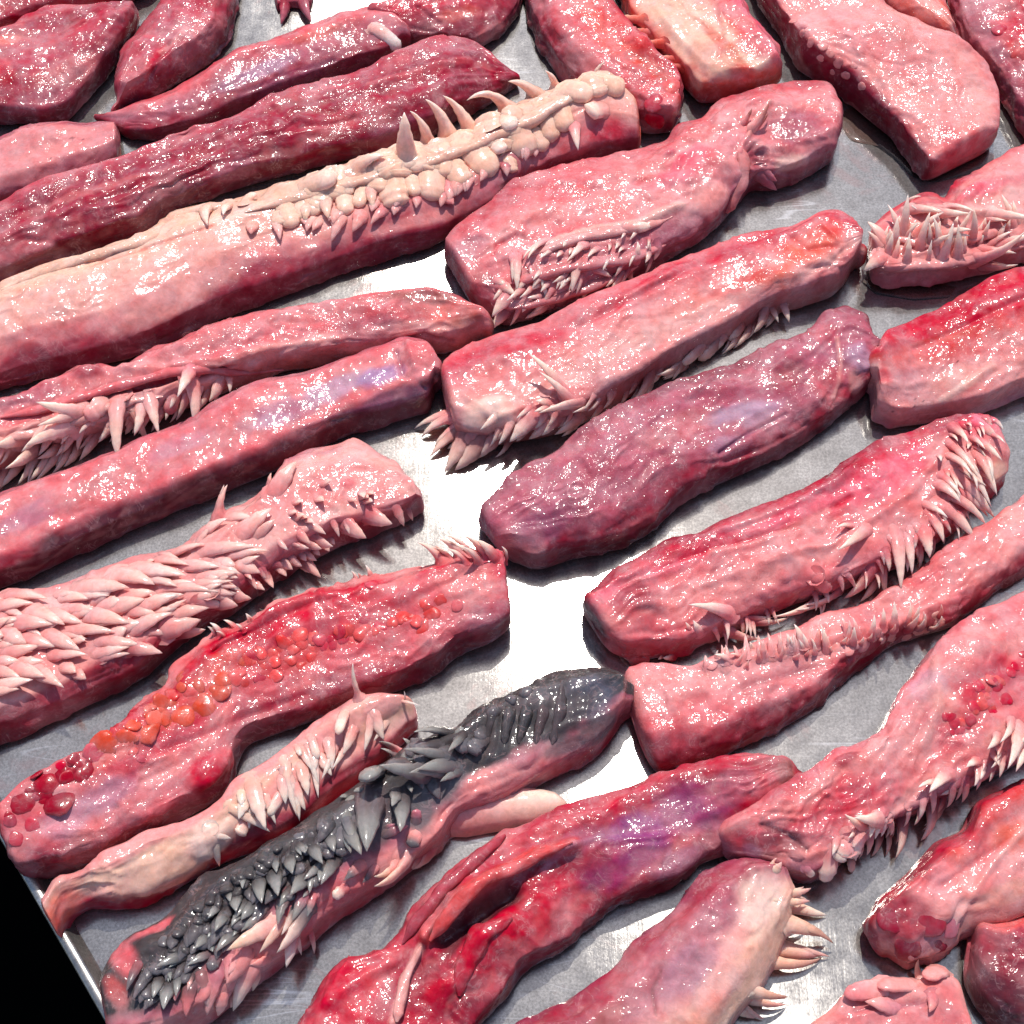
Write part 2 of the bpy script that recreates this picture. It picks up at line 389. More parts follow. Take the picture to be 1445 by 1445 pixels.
    for p in patches:   # (x, y, r_along, r_across, colour, strength, dome_mm, grain)
        x, y, ra, rc, c = p[:5]; stg = p[5] if len(p) > 5 else 1.0; dome = p[6] if len(p) > 6 else 0; gg = p[7] if len(p) > 7 else None
        i, _ = find(x, y); ax = axis_at(i)
        dl = P - Pf[i]; la = dl @ ax; lc = np.sqrt(np.maximum((dl ** 2).sum(-1) - la ** 2, 0))
        rr = np.sqrt((la / (ra * mpp)) ** 2 + (lc / (rc * mpp)) ** 2) + wob * .9
        m = (1 - smooth(rr, .55, 1.15)) * stg
        if c is not None: tint = tint * (1 - m[..., None]) + col(c) * m[..., None]
        if dome: D += dome / 1000 * np.clip(1 - rr ** 2, 0, 1) ** .8
        if gg is not None: grain = grain * (1 - m) + gg * m
    for l in lines:     # (points, width_px, amp_mm, colour, strength)
        pts, wd, amp, c = l[:4]; stg = l[4] if len(l) > 4 else .9
        idx = [find(x, y)[0] for x, y in pts]; Q = Pf[idx]
        best = np.full(UUs.shape, 9.0)
        for k in range(len(Q) - 1):
            ab = Q[k + 1] - Q[k]; tt = np.clip(((P - Q[k]) @ ab) / (ab @ ab + 1e-12), 0, 1)
            best = np.minimum(best, np.linalg.norm(P - Q[k] - tt[..., None] * ab, axis=-1))
        rr = best / (wd * mpp / 2) + .35 * wob
        if amp: D += amp / 1000 * np.exp(-np.maximum(rr, 0) ** 2 * 1.4)
        if c is not None:
            m = ((1 - smooth(rr, .5, 1.2)) * stg)[..., None]; tint = tint * (1 - m) + col(c) * m
    # ---- natural unevenness
    so = sid * 7.77
    rough = .25 + 1.5 * smooth(fbm(P * 30 + so + 60, 2), -.15, .35)
    D += st[0] / 1000 * fbm(P * 34 + so, 2) * 1.3 + st[1] / 1000 * fbm(P * 110 + so + 5, 2) * .6 * rough
    fib = fbm(np.stack([SU * 16 + so, VVs * per * 130 + 2.2 * fbm(P * 40 + so, 2), VVs * 0 + so], -1), 2)
    ef = smooth(np.minimum(SU, ln - SU), .0, .03)
    fib = fib * ef
    D += st[2] / 1000 * fib * 1.2 * (1.6 - rough * .6) + st[3] / 1000 * noise(P * 230 + so) * rough
    wr = fbm(P * 30 + so + 33, 2) * 1.4
    n1_ = fbm(np.stack([SU * 20 + so + wr, VVs * per * 42 + wr * 1.2, VVs * 0 + so + 9], -1), 2)
    n2_ = fbm(np.stack([SU * 55 + so + wr, VVs * per * 48 + wr, VVs * 0 + so + 21], -1), 2)
    D += (np.clip(1 - np.abs(n1_) * 4, 0, 1) ** 1.5 * 1.2 * smooth(fbm(P * 22 + so + 70, 2), -.05, .3) - np.clip(1 - np.abs(n2_) * 7, 0, 1) ** 1.5 * .7 * smooth(fbm(P * 26 + so + 120, 2), -.1, .3)) / 1000 * (.35 + .65 * st[1] / 1.5) * (1.5 - rough * .5) * (.15 + .85 * ef)
    D *= np.clip(top, 0, 1)
    P2 = P + Nn * D[..., None]; P2[..., 2] = np.maximum(P2[..., 2], .0006)
    # ---- tissue colour variation
    lv = fbm(P * 24 + so + 200, 3); ks = .42 if st[1] >= 1.2 else .14
    ma = (smooth(lv, .06, .4) * ks)[..., None]; tint = tint * (1 - ma) + tint * np.array([.74, .42, .50]) * ma
    mb_ = (smooth(-lv, .06, .4) * ks * smooth(tint[..., 0] / (tint[..., 1] + .01), 1.5, 2.2))[..., None]; tint = tint * (1 - mb_) + (tint * .45 + col((236, 178, 176)) * .55) * mb_
    mott = fbm(P * 85 + so + 40, 4)
    deep = tint * np.array([.62, .30, .34]); fasc = col('pale') * .5 + tint * .5 + .02
    md = (smooth(fib * .7 + mott * .6, .05, .55) * dark)[..., None]; tint = tint * (1 - md) + deep * md
    mp = (smooth(-fib * .6 + fbm(P * 60 + so + 80, 3) * .8, .12, .5) * pale)[..., None]; tint = tint * (1 - mp) + fasc * mp
    tint = np.clip(tint * (1 + .16 * mott[..., None]), .004, .9)
    # ---- mesh
    V = P2.reshape(-1, 3)
    i = np.arange(R - 1)[:, None] * M; j = np.arange(M)[None]; jn = (j + 1) % M
    F = np.stack([i + j, i + M + j, i + M + jn, i + jn], -1).reshape(-1, 4)
    V = np.vstack([V, P2[0].mean(0), P2[-1].mean(0)]); k0, k1 = R * M, R * M + 1
    jj = np.arange(M); j2 = (jj + 1) % M; lb = (R - 1) * M
    F = np.vstack([F, np.stack([jj, j2, np.full(M, k0), np.full(M, k0)], -1), np.stack([lb + j2, lb + jj, np.full(M, k1), np.full(M, k1)], -1)])
    # tv x tu outward when sgn>0 : face order (row, row+1) x (col)
    if sgn > 0: F = np.where((F[:, 2] == F[:, 3])[:, None], F[:, [1, 0, 2, 3]], F[:, ::-1])
    tf = tint.reshape(-1, 3); tf2 = np.vstack([tf, tf[:M].mean(0), tf[lb:lb + M].mean(0)])
    gf = np.r_[grain.ravel(), st[4], st[4]]
    origin = np.array([cen[n_u // 2][0], cen[n_u // 2][1], 0.0])
    root = bpy.data.objects.new(name, None); SC.collection.objects.link(root); root.location = origin
    root.empty_display_size = .02
    root['label'] = label; root['category'] = cat
    if group: root['group'] = group
    mesh_obj('flesh', V, F, tf2, gf, M_FLESH, root, origin)
    # ---- parts on the finished surface
    N2 = normals(P2) * sgn; find2 = finder(P2, N2); Nf = N2.reshape(-1, 3); V2 = P2.reshape(-1, 3)
    rp = np.random.default_rng(500 + sid); more_p = []
    for p in paps:
        for _rep in range(int(dens) + (rp.random() < dens % 1)):
          if not (len(p) > 5 and (p[5].get('blunt') or 'name' in p[5] or 'row' in p[5])):
            sc = rp.uniform(.45, .8); lx, ly = p[2] - p[0], p[3] - p[1]
            ox, oy = rp.uniform(-1.4, 1.4) * p[4], rp.uniform(-.6, .6) * p[4]
            more_p.append((p[0] + ox, p[1] + oy, p[0] + ox + lx * sc + rp.uniform(-.2, .2) * abs(ly), p[1] + oy + ly * sc + rp.uniform(-.2, .2) * abs(lx), p[4] * sc) + tuple(p[5:]))
    for p in list(paps) + more_p:
        bx, by, tx, ty, wd = p[:5]; o = dict(papk or {}); o.update(p[5] if len(p) > 5 else {}); o.pop('row', None)
        i, _ = find2(bx, by); B = V2[i]; nb = Nf[i]
        it, dt = find2(tx, ty)
        ww = wd * mpp * 1.0 * wk; lift = o.pop('lift', .16); dz = o.pop('dz', None)
        if dt < 5 and dz is None:
            T = V2[it] + Nf[it] * (lift * ww * 1.6 + .0012)
        else:
            z = B[2] + (dz / 1000 if dz is not None else 0.0) - (0 if dz is not None else .15 * np.hypot(tx - bx, ty - by) * mpp)
            T = at(tx, ty, max(z, .002))
        c0_ = col(o.pop('c0')) if 'c0' in o else tf[i]
        c1_ = col(o.pop('c1', tip))
        nb = nb + np.array([0, 0, .3]); nb /= np.linalg.norm(nb)
        horn(root, origin, B, nb, T, ww, c0_, c1_, **o)
    for pts, rad_, c, nm in tubes:   # fleshy folds, cords and lips lying on the piece
        idx = [find2(x, y)[0] for x, y in pts]; Q = V2[idx] + Nf[idx] * (np.array(rad_) * mpp * (.4 if nm in ('flesh_fold', 'tendon') else .05))[:, None]
        nq = 40; dq = np.r_[0, np.cumsum(np.linalg.norm(np.diff(Q, axis=0), axis=1))]; tq = np.linspace(0, dq[-1], nq)
        q3 = np.stack([np.interp(tq, dq, Q[:, k]) for k in range(3)], -1); rq = np.interp(tq, dq, np.array(rad_) * mpp)
        for _ in range(6): q3[1:-1] = (q3[:-2] + q3[1:-1] * 2 + q3[2:]) / 4
        rq = rq * np.clip(np.minimum(np.linspace(.25, 8, nq), np.linspace(8, .25, nq)), 0, 1)
        tg = np.gradient(q3, axis=0); tg /= np.linalg.norm(tg, axis=1)[:, None] + 1e-9
        e1_ = np.cross(tg, [0, 0, 1.0]); e1_ /= np.linalg.norm(e1_, axis=1)[:, None] + 1e-9; e2_ = np.cross(e1_, tg)
        na_ = 12; aa = np.arange(na_) / na_ * 2 * math.pi
        VV_ = q3[:, None] + (np.cos(aa)[None, :, None] * e1_[:, None] + (.8 if nm in ('flesh_fold', 'tendon') else .62) * np.sin(aa)[None, :, None] * e2_[:, None]) * (rq[:, None] * (1 + .55 * fbm(np.stack([np.broadcast_to(tq[:, None] * 90, (nq, na_)), np.broadcast_to(np.cos(aa)[None] * 1.2, (nq, na_)), np.broadcast_to(np.sin(aa)[None] * 1.2 + sid, (nq, na_))], -1), 2)))[..., None]
        VV_ = VV_.reshape(-1, 3); VV_[:, 2] = np.maximum(VV_[:, 2], .0008)
        i_ = np.arange(nq - 1)[:, None] * na_; j_ = np.arange(na_)[None]
        FF = np.stack([i_ + j_, i_ + (j_ + 1) % na_, i_ + na_ + (j_ + 1) % na_, i_ + na_ + j_], -1).reshape(-1, 4)
        cc = (col(c)[None] * .6 + tf[idx].mean(0)[None] * .4) * (1 + .25 * fbm(VV_ * 120 + sid, 3))[:, None]
        cc = np.clip(cc * (.9 + .1 * np.sin(np.repeat(aa[None], nq, 0).ravel()))[:, None], .01, .9)
        mesh_obj(nm, VV_, FF, cc, np.full(len(VV_), .8), M_FLESH, root, origin)
    for p in nods:      # (x, y, r_px, colour, dict)
        x, y, r_, c = p[:4]; o = dict(p[4]) if len(p) > 4 else {}
        i, _ = find2(x, y); cc = col(c)
        if 'rx' in o: o['rx'] = o['rx'] * mpp
        lobe(root, origin, V2[i], Nf[i], r_ * mpp, tf[i] * .5 + cc * .5, cc, axis=axis_at(i), **o)
    return root

# ------------------------------------------------------------------ ground and tray
def plain_mat(name, c, rough=.8):
    m = bpy.data.materials.new(name); m.use_nodes = True
    b = m.node_tree.nodes['Principled BSDF']; b.inputs['Base Color'].default_value = (*c, 1); b.inputs['Roughness'].default_value = rough
    b.inputs['Specular IOR Level'].default_value = 0.0
    return m
def tray_mat(name, tang, rough=.112, aniso=1.0):
    m = bpy.data.materials.new(name); m.use_nodes = True; t = m.node_tree; t.nodes.clear()
    out = N(t, 'ShaderNodeOutputMaterial'); b = N(t, 'ShaderNodeBsdfPrincipled')
    tc = N(t, 'ShaderNodeTexCoord')
    def tex(scale, detail, sc=(1, 1, 1), rot=0.0, rgh=.6, dist=0.0):
        mp = N(t, 'ShaderNodeMapping'); mp.inputs['Scale'].default_value = sc; mp.inputs['Rotation'].default_value = (0, 0, rot)
        n = N(t, 'ShaderNodeTexNoise', Scale=scale, Detail=detail, Roughness=rgh, Distortion=dist)
        t.links.new(tc.outputs['Object'], mp.inputs[0]); t.links.new(mp.outputs[0], n.inputs['Vector']); return n
    brush_rot = math.atan2(tang[1], tang[0])
    big = tex(9, 5); mid = tex(60, 5, rgh=.65); fine = tex(620, 4, rgh=.7); brush = tex(260, 4, (1, .06, 1), -brush_rot, .7)
    scr = tex(120, 2, (.03, 1, 1), 1.1, .5)
    # colour: dull aluminium with water stains and faint fat smears
    r1 = N(t, 'ShaderNodeValToRGB'); r1.color_ramp.elements[0].position = .35; r1.color_ramp.elements[1].position = .68
    r1.color_ramp.elements[0].color = (.27, .255, .24, 1); r1.color_ramp.elements[1].color = (.46, .44, .41, 1)
    mx = N(t, 'ShaderNodeMix', data_type='FLOAT'); mx.inputs[0].default_value = .55
    t.links.new(big.outputs['Fac'], mx.inputs[2]); t.links.new(mid.outputs['Fac'], mx.inputs[3])
    t.links.new(mx.outputs[0], r1.inputs[0])
    hs = N(t, 'ShaderNodeHueSaturation'); mv = N(t, 'ShaderNodeMapRange')
    for k, v_ in (('From Min', .3), ('From Max', .7), ('To Min', .66), ('To Max', 1.32)): mv.inputs[k].default_value = v_
    t.links.new(fine.outputs['Fac'], mv.inputs['Value']); t.links.new(mv.outputs[0], hs.inputs['Value'])
    t.links.new(r1.outputs[0], hs.inputs['Color']); t.links.new(hs.outputs[0], b.inputs['Base Color'])
    jn = tex(14, 6, rgh=.7, dist=.8); jr = N(t, 'ShaderNodeMapRange', interpolation_type='SMOOTHSTEP'); jr.inputs['From Min'].default_value = .56; jr.inputs['From Max'].default_value = .66; jr.inputs['To Max'].default_value = .45
    jm = N(t, 'ShaderNodeMix', data_type='RGBA'); jm.inputs[7].default_value = (.42, .27, .25, 1); t.links.new(jn.outputs['Fac'], jr.inputs['Value']); t.links.new(jr.outputs[0], jm.inputs[0])
    t.links.new(b.inputs['Base Color'].links[0].from_socket, jm.inputs[6]); t.links.new(jm.outputs[2], b.inputs['Base Color'])
    for rot_, sc_ in ((.5, 55), (1.9, 40), (-.7, 48)):
        sn = tex(sc_, 1.5, (.07, 1, 1), rot_, .4, .3)
        q1 = N(t, 'ShaderNodeMath', operation='SUBTRACT'); q1.inputs[1].default_value = .5; q2 = N(t, 'ShaderNodeMath', operation='ABSOLUTE')
        q3 = N(t, 'ShaderNodeMapRange', interpolation_type='SMOOTHSTEP'); q3.inputs['From Min'].default_value = .006; q3.inputs['From Max'].default_value = 0; q3.inputs['To Max'].default_value = .5
        t.links.new(sn.outputs['Fac'], q1.inputs[0]); t.links.new(q1.outputs[0], q2.inputs[0]); t.links.new(q2.outputs[0], q3.inputs['Value'])
        q4 = N(t, 'ShaderNodeMath', operation='MULTIPLY'); q5 = N(t, 'ShaderNodeMapRange'); q5.inputs['From Min'].default_value = .5; q5.inputs['From Max'].default_value = .62; t.links.new(big.outputs['Fac'], q5.inputs['Value'])
        t.links.new(q3.outputs[0], q4.inputs[0]); t.links.new(q5.outputs[0], q4.inputs[1])
        sm_ = N(t, 'ShaderNodeMix', data_type='RGBA'); sm_.inputs[7].default_value = (.82, .81, .79, 1)
        src = b.inputs['Base Color'].links[0].from_socket
        t.links.new(q4.outputs[0], sm_.inputs[0]); t.links.new(src, sm_.inputs[6]); t.links.new(sm_.outputs[2], b.inputs['Base Color'])
    b.inputs['Metallic'].default_value = .84
    rr = N(t, 'ShaderNodeMapRange')
    for k, v_ in (('From Min', .3), ('From Max', .7), ('To Min', rough - .02), ('To Max', rough + .04)): rr.inputs[k].default_value = v_
    t.links.new(mid.outputs['Fac'], rr.inputs['Value']); t.links.new(rr.outputs[0], b.inputs['Roughness'])
    b.inputs['Anisotropic'].default_value = aniso
    cv = N(t, 'ShaderNodeCombineXYZ'); cv.inputs[0].default_value = tang[0]; cv.inputs[1].default_value = tang[1]
    t.links.new(cv.outputs[0], b.inputs['Tangent'])
    last = None
    for n_, s_, d_ in ((brush, .12, .0002), (fine, .1, .0002), (mid, .05, .0005), (scr, .1, .0003)):
        bp = N(t, 'ShaderNodeBump', Strength=s_, Distance=d_); t.links.new(n_.outputs['Fac'], bp.inputs['Height'])
        if last: t.links.new(last.outputs[0], bp.inputs['Normal'])
        last = bp
    t.links.new(last.outputs[0], b.inputs['Normal'])
    gl = N(t, 'ShaderNodeBsdfAnisotropic', Roughness=.45); t.links.new(hs.outputs[0], gl.inputs['Color']); t.links.new(last.outputs[0], gl.inputs['Normal'])
    mxs = N(t, 'ShaderNodeMixShader'); mxs.inputs[0].default_value = .03
    t.links.new(b.outputs[0], mxs.inputs[1]); t.links.new(gl.outputs[0], mxs.inputs[2])
    t.links.new(mxs.outputs[0], out.inputs['Surface'])
    return m
def simple(name, V, F, mat, parent=None, origin=(0, 0, 0), sm=False):
    me = bpy.data.meshes.new(name); o_ = np.array(origin, float)
    me.from_pydata([tuple(np.array(v) - o_) for v in V], [], F); me.update(); me.materials.append(mat)
    if sm: me.polygons.foreach_set('use_smooth', np.ones(len(me.polygons), bool))
    o = bpy.data.objects.new(name, me); SC.collection.objects.link(o)
    if parent: o.parent = parent
    else: o.location = origin
    return o
g = simple('ground', [(-30, -30, -.75), (30, -30, -.75), (30, 30, -.75), (-30, 30, -.75)], [(0, 1, 2, 3)], plain_mat('black_ground', (.0015,) * 3, 1))
g['kind'] = 'structure'
eA = at(-10, 1166, .012); eB = at(160, 1462, .012)
e1 = (eA - eB)[:2]; e1 /= np.linalg.norm(e1)          # along the visible edge, away from the camera
e2 = np.array([e1[1], -e1[0]])                          # into the tray
TR0 = eB[:2] - e1 * .55
TL, TW = 1.95, 1.35
def tp(a, b_, z): q = TR0 + e1 * a + e2 * b_; return (q[0], q[1], z)
tang = (at(300, 0, 0) - at(880, 1200, 0))[:2]; tang /= np.linalg.norm(tang)
M_TRAY = tray_mat('brushed_aluminium', tang)
M_RIM = tray_mat('aluminium_rim', e1, rough=.3, aniso=.2)
tray = bpy.data.objects.new('metal_tray', None); SC.collection.objects.link(tray); tray.location = tp(TL / 2, TW / 2, -.002)
tray['label'] = 'dull brushed aluminium tray lying under all the meat strips'; tray['category'] = 'tray'
tor = tuple(tray.location)
def rect_ring(inset, z, rad):
    out = []
    for cx, cy, a0 in ((TL - inset - rad, inset + rad, -90), (TL - inset - rad, TW - inset - rad, 0), (inset + rad, TW - inset - rad, 90), (inset + rad, inset + rad, 180)):
        for k in range(9):
            an = math.radians(a0 + k * 90 / 8); out.append(tp(cx + rad * math.cos(an), cy + rad * math.sin(an), z))
    return out
fl = rect_ring(.012, 0, .03)
simple('tray_floor', fl, [tuple(range(len(fl)))[::-1]], M_TRAY, tray, tor)
rings = [rect_ring(.012, -.0002, .03), rect_ring(.0105, .0008, .031), rect_ring(.007, .0085, .034), rect_ring(.0062, .0098, .035), rect_ring(.0045, .0104, .036),
         rect_ring(.0012, .0104, .038), rect_ring(0, .0096, .04), rect_ring(-.0004, .008, .04), rect_ring(.0008, .0072, .039), rect_ring(.004, .0066, .036), rect_ring(.0085, -.0016, .032), rect_ring(.012, -.0022, .03)]
V = sum(rings, []); nn_ = len(rings[0])
F = [(i * nn_ + j, i * nn_ + (j + 1) % nn_, (i + 1) * nn_ + (j + 1) % nn_, (i + 1) * nn_ + j) for i in range(len(rings) - 1) for j in range(nn_)]
simple('rim', V, F, M_RIM, tray, tor, True)

# ------------------------------------------------------------------ the meat, piece by piece
Z1 = (0, 0, 1 / 3); Z2 = (482, 0, 1 / 3); Z3 = (963, 0, 1 / 3); Z4 = (0, 482, 1 / 3); Z5 = (482, 482, 1 / 3); Z6 = (963, 482, 1 / 3)
Z7 = (0, 963, 1 / 3); Z8 = (482, 963, 1 / 3); Z9 = (963, 963, 1 / 3); k3 = 300 / 1445
ZA = (0, 780, k3); ZB = (200, 620, k3); ZC = (180, 1130, k3); ZD = (400, 950, k3); ZE = (380, 180, k3); ZF = (640, 280, k3)
G = 'raw meat strips laid out on the tray'
BLC = {'blunt': True, 'arch': .06, 'flat': .5, 'lift': .0, 'c0': 'cream', 'c1': 'cream'}
BL = {'blunt': True, 'arch': .14, 'flat': .55}

strip('wet crimson meat edge cut off by the photo\'s top left corner',
      [(-80, -60), (60, -70), (230, -60)], [(-80, 60), (0, 39), (25, 30), (50, 19), (75, 15), (150, 12), (200, -8)], 30,
      [(0, 'deep'), (.3, 'red'), (.6, 'crim'), (1, 'red')], style='flesh', group=G, patches=[(12, 48, 20, 8, 'salmon', .8)],
      nods=[(66, 15, 10, 'pale')])
strip('broad dark pink slab at the left border below the top left corner piece',
      [(-70, 66), (0, 45), (50, 22), (66, 14), (120, 15), (195, 6)], [(-70, 172), (0, 168), (65, 169), (98, 160), (133, 122), (160, 92), (182, 52)], 34,
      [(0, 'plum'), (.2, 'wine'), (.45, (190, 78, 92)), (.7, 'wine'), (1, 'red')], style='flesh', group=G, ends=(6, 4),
      patches=[(10, 55, 22, 12, 'salmon', .7), (100, 100, 50, 25, 'dust', .6), (8, 105, 18, 22, 'crim', .6), (60, 140, 60, 18, 'mauve', .6), (110, 40, 60, 14, 'red', .5)],
      lines=[(zl(*Z1, [(560, 150), (400, 270), (250, 400)]), 14, -1.5, None)])
strip('rounded dark pink lump in the top left, tapering down to a blunt tip',
      [(160, 142), (160, 110), (168, 78), (188, 44), (215, 8), (250, -50)], [(170, 150), (200, 138), (245, 112), (300, 78), (325, 45), (336, -10), (340, -55)], 34,
      [(0, 'plum'), (.2, 'wine'), (.45, (192, 82, 96)), (.7, (196, 92, 102)), (1, 'wine')], style='flesh', group=G, ends=(8, 4),
      patches=[(225, 75, 30, 10, 'crim', .8, -2), (190, 100, 30, 20, 'dust', .6), (290, 20, 40, 20, 'red', .5)],
      lines=[([(240, 60), (222, 85), (205, 115)], 10, -2.0, 'wine'), ([(262, 40), (240, 62), (225, 70)], 10, 1.5, 'dust')])
strip('slender glossy purple strip with a lilac sheen, second from the top left',
      [(133, 155), (172, 150), (222, 135), (292, 100), (332, 76), (402, 48), (472, 22), (522, 10), (560, 22), (570, 40)],
      [(140, 163), (176, 188), (215, 193), (270, 185), (330, 160), (392, 135), (460, 110), (500, 95), (545, 84), (572, 66)], 30,
      [(0, 'plum'), (.18, 'wine'), (.45, 'mauve'), (.7, 'rose'), (1, 'red')], n=2.1, style='smooth', group=G, ends=(3, 5), pale=.12,
      patches=[(380, 95, 55, 14, 'lilac', .75), (335, 115, 35, 12, 'violet', .6), (450, 48, 40, 12, 'salmon', .6), (500, 45, 40, 20, 'wine', .6), (410, 118, 60, 12, 'purple', .5)],  # lilac and violet patches paint the sheen as colour
      lines=[([(340, 135), (400, 108), (470, 85)], 12, -1.0, 'purple', .5), ([(150, 160), (200, 165), (260, 150)], 10, .8, None)],
      paps=[(530, 38, 560, 68, 22, {'c0': 'pale', 'c1': 'white', 'blunt': True, 'name': 'tendon_stub'})], hprof=[(0, .3), (.12, .7), (.3, 1), (1, 1)])
strip('dark red knotted strip crossing the top edge, left of centre',
      [(522, 16), (545, 2), (590, -20), (650, -50), (740, -60)], [(540, 38), (575, 56), (620, 57), (675, 64), (712, 40), (735, 12), (750, -40)], 34,
      [(0, 'plum'), (.2, 'wine'), (.5, 'red'), (.75, 'rose'), (1, 'red')], style='flesh', group=G,
      patches=[(560, 25, 25, 14, 'wine', .8), (690, 45, 30, 12, 'dust', .7), (640, 20, 40, 12, 'salmon', .5), (600, 40, 25, 12, 'deep', .6)],
      lines=[([(535, 30), (580, 40), (610, 45)], 10, -1.6, None), ([(590, 10), (620, 30), (630, 50)], 10, -1.5, 'wine')])
strip('small scrap hanging in from the top border with two pointed tips',
      [(384, -50), (445, -50)], [(392, 12), (415, 8), (436, 10)], 14, [(0, 'wine'), (.5, 'mauve'), (1, 'mauve')], style='smooth', group=G,
      paps=zz(*Z1, [(1205, 25, 1188, 104, 50, {'dz': -3, 'c1': 'mauve'}), (1285, 10, 1318, 96, 50, {'dz': -3, 'c1': 'mauve'})]), ends=(2, 2))
strip('long dark red strip with streaked grain, running above the cream lobed strip',
      [(-70, 314), (0, 293), (67, 260), (167, 230), (233, 207), (333, 167), (357, 160), (377, 146), (395, 133), (482, 117), (530, 97), (580, 73), (620, 58), (662, 56), (690, 76), (726, 100)],
      [(-70, 412), (0, 401), (33, 375), (133, 348), (200, 324), (236, 294), (300, 271), (383, 248), (482, 222), (560, 205), (608, 190), (650, 160), (690, 140), (728, 112)], 36,
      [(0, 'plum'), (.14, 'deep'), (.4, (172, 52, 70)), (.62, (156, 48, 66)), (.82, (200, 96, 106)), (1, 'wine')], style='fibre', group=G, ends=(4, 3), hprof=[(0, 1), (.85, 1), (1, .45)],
      patches=[(150, 285, 110, 16, 'wine', .7), (120, 270, 120, 8, 'dust', .6), (330, 240, 40, 20, 'mauve', .7), (480, 170, 60, 20, 'red', .6), (600, 100, 50, 24, 'wine', .7),
               (650, 70, 30, 14, 'mauve', .6), (40, 350, 60, 14, 'crim', .5), (560, 180, 60, 14, 'purple', .5)],
      lines=[([(0, 340), (120, 290), (260, 240), (380, 190)], 14, -1.4, 'deep', .5), ([(380, 150), (420, 180), (500, 165)], 12, -1.6, None), ([(520, 120), (600, 100), (660, 85)], 14, 1.6, 'rose', .5)])
strip('smooth mauve pink slab with dark specks at left border above streaked red strip',
      [(-70, 212), (0, 195), (55, 178), (140, 170), (164, 171)], [(-70, 302), (0, 288), (40, 278), (100, 259), (150, 241), (168, 229)], 26,
      [(0, 'brown'), (.14, 'mauve'), (.3, 'dust'), (.75, 'dust'), (.88, 'mauve'), (1, 'wine')], n=4.0, style='smooth', group=G, ends=(3, 2), pale=.3, dark=.15,
      patches=[(110, 175, 50, 5, 'wine', .9, 1), (60, 215, 70, 14, 'pink', .5), (103, 194, 4, 3, 'plum', .9), (118, 197, 3, 2, 'plum', .9), (72, 222, 2.5, 2, 'plum', .9)],
      lines=[([(83, 190), (84, 250)], 4, -.8, 'brown', .5)])
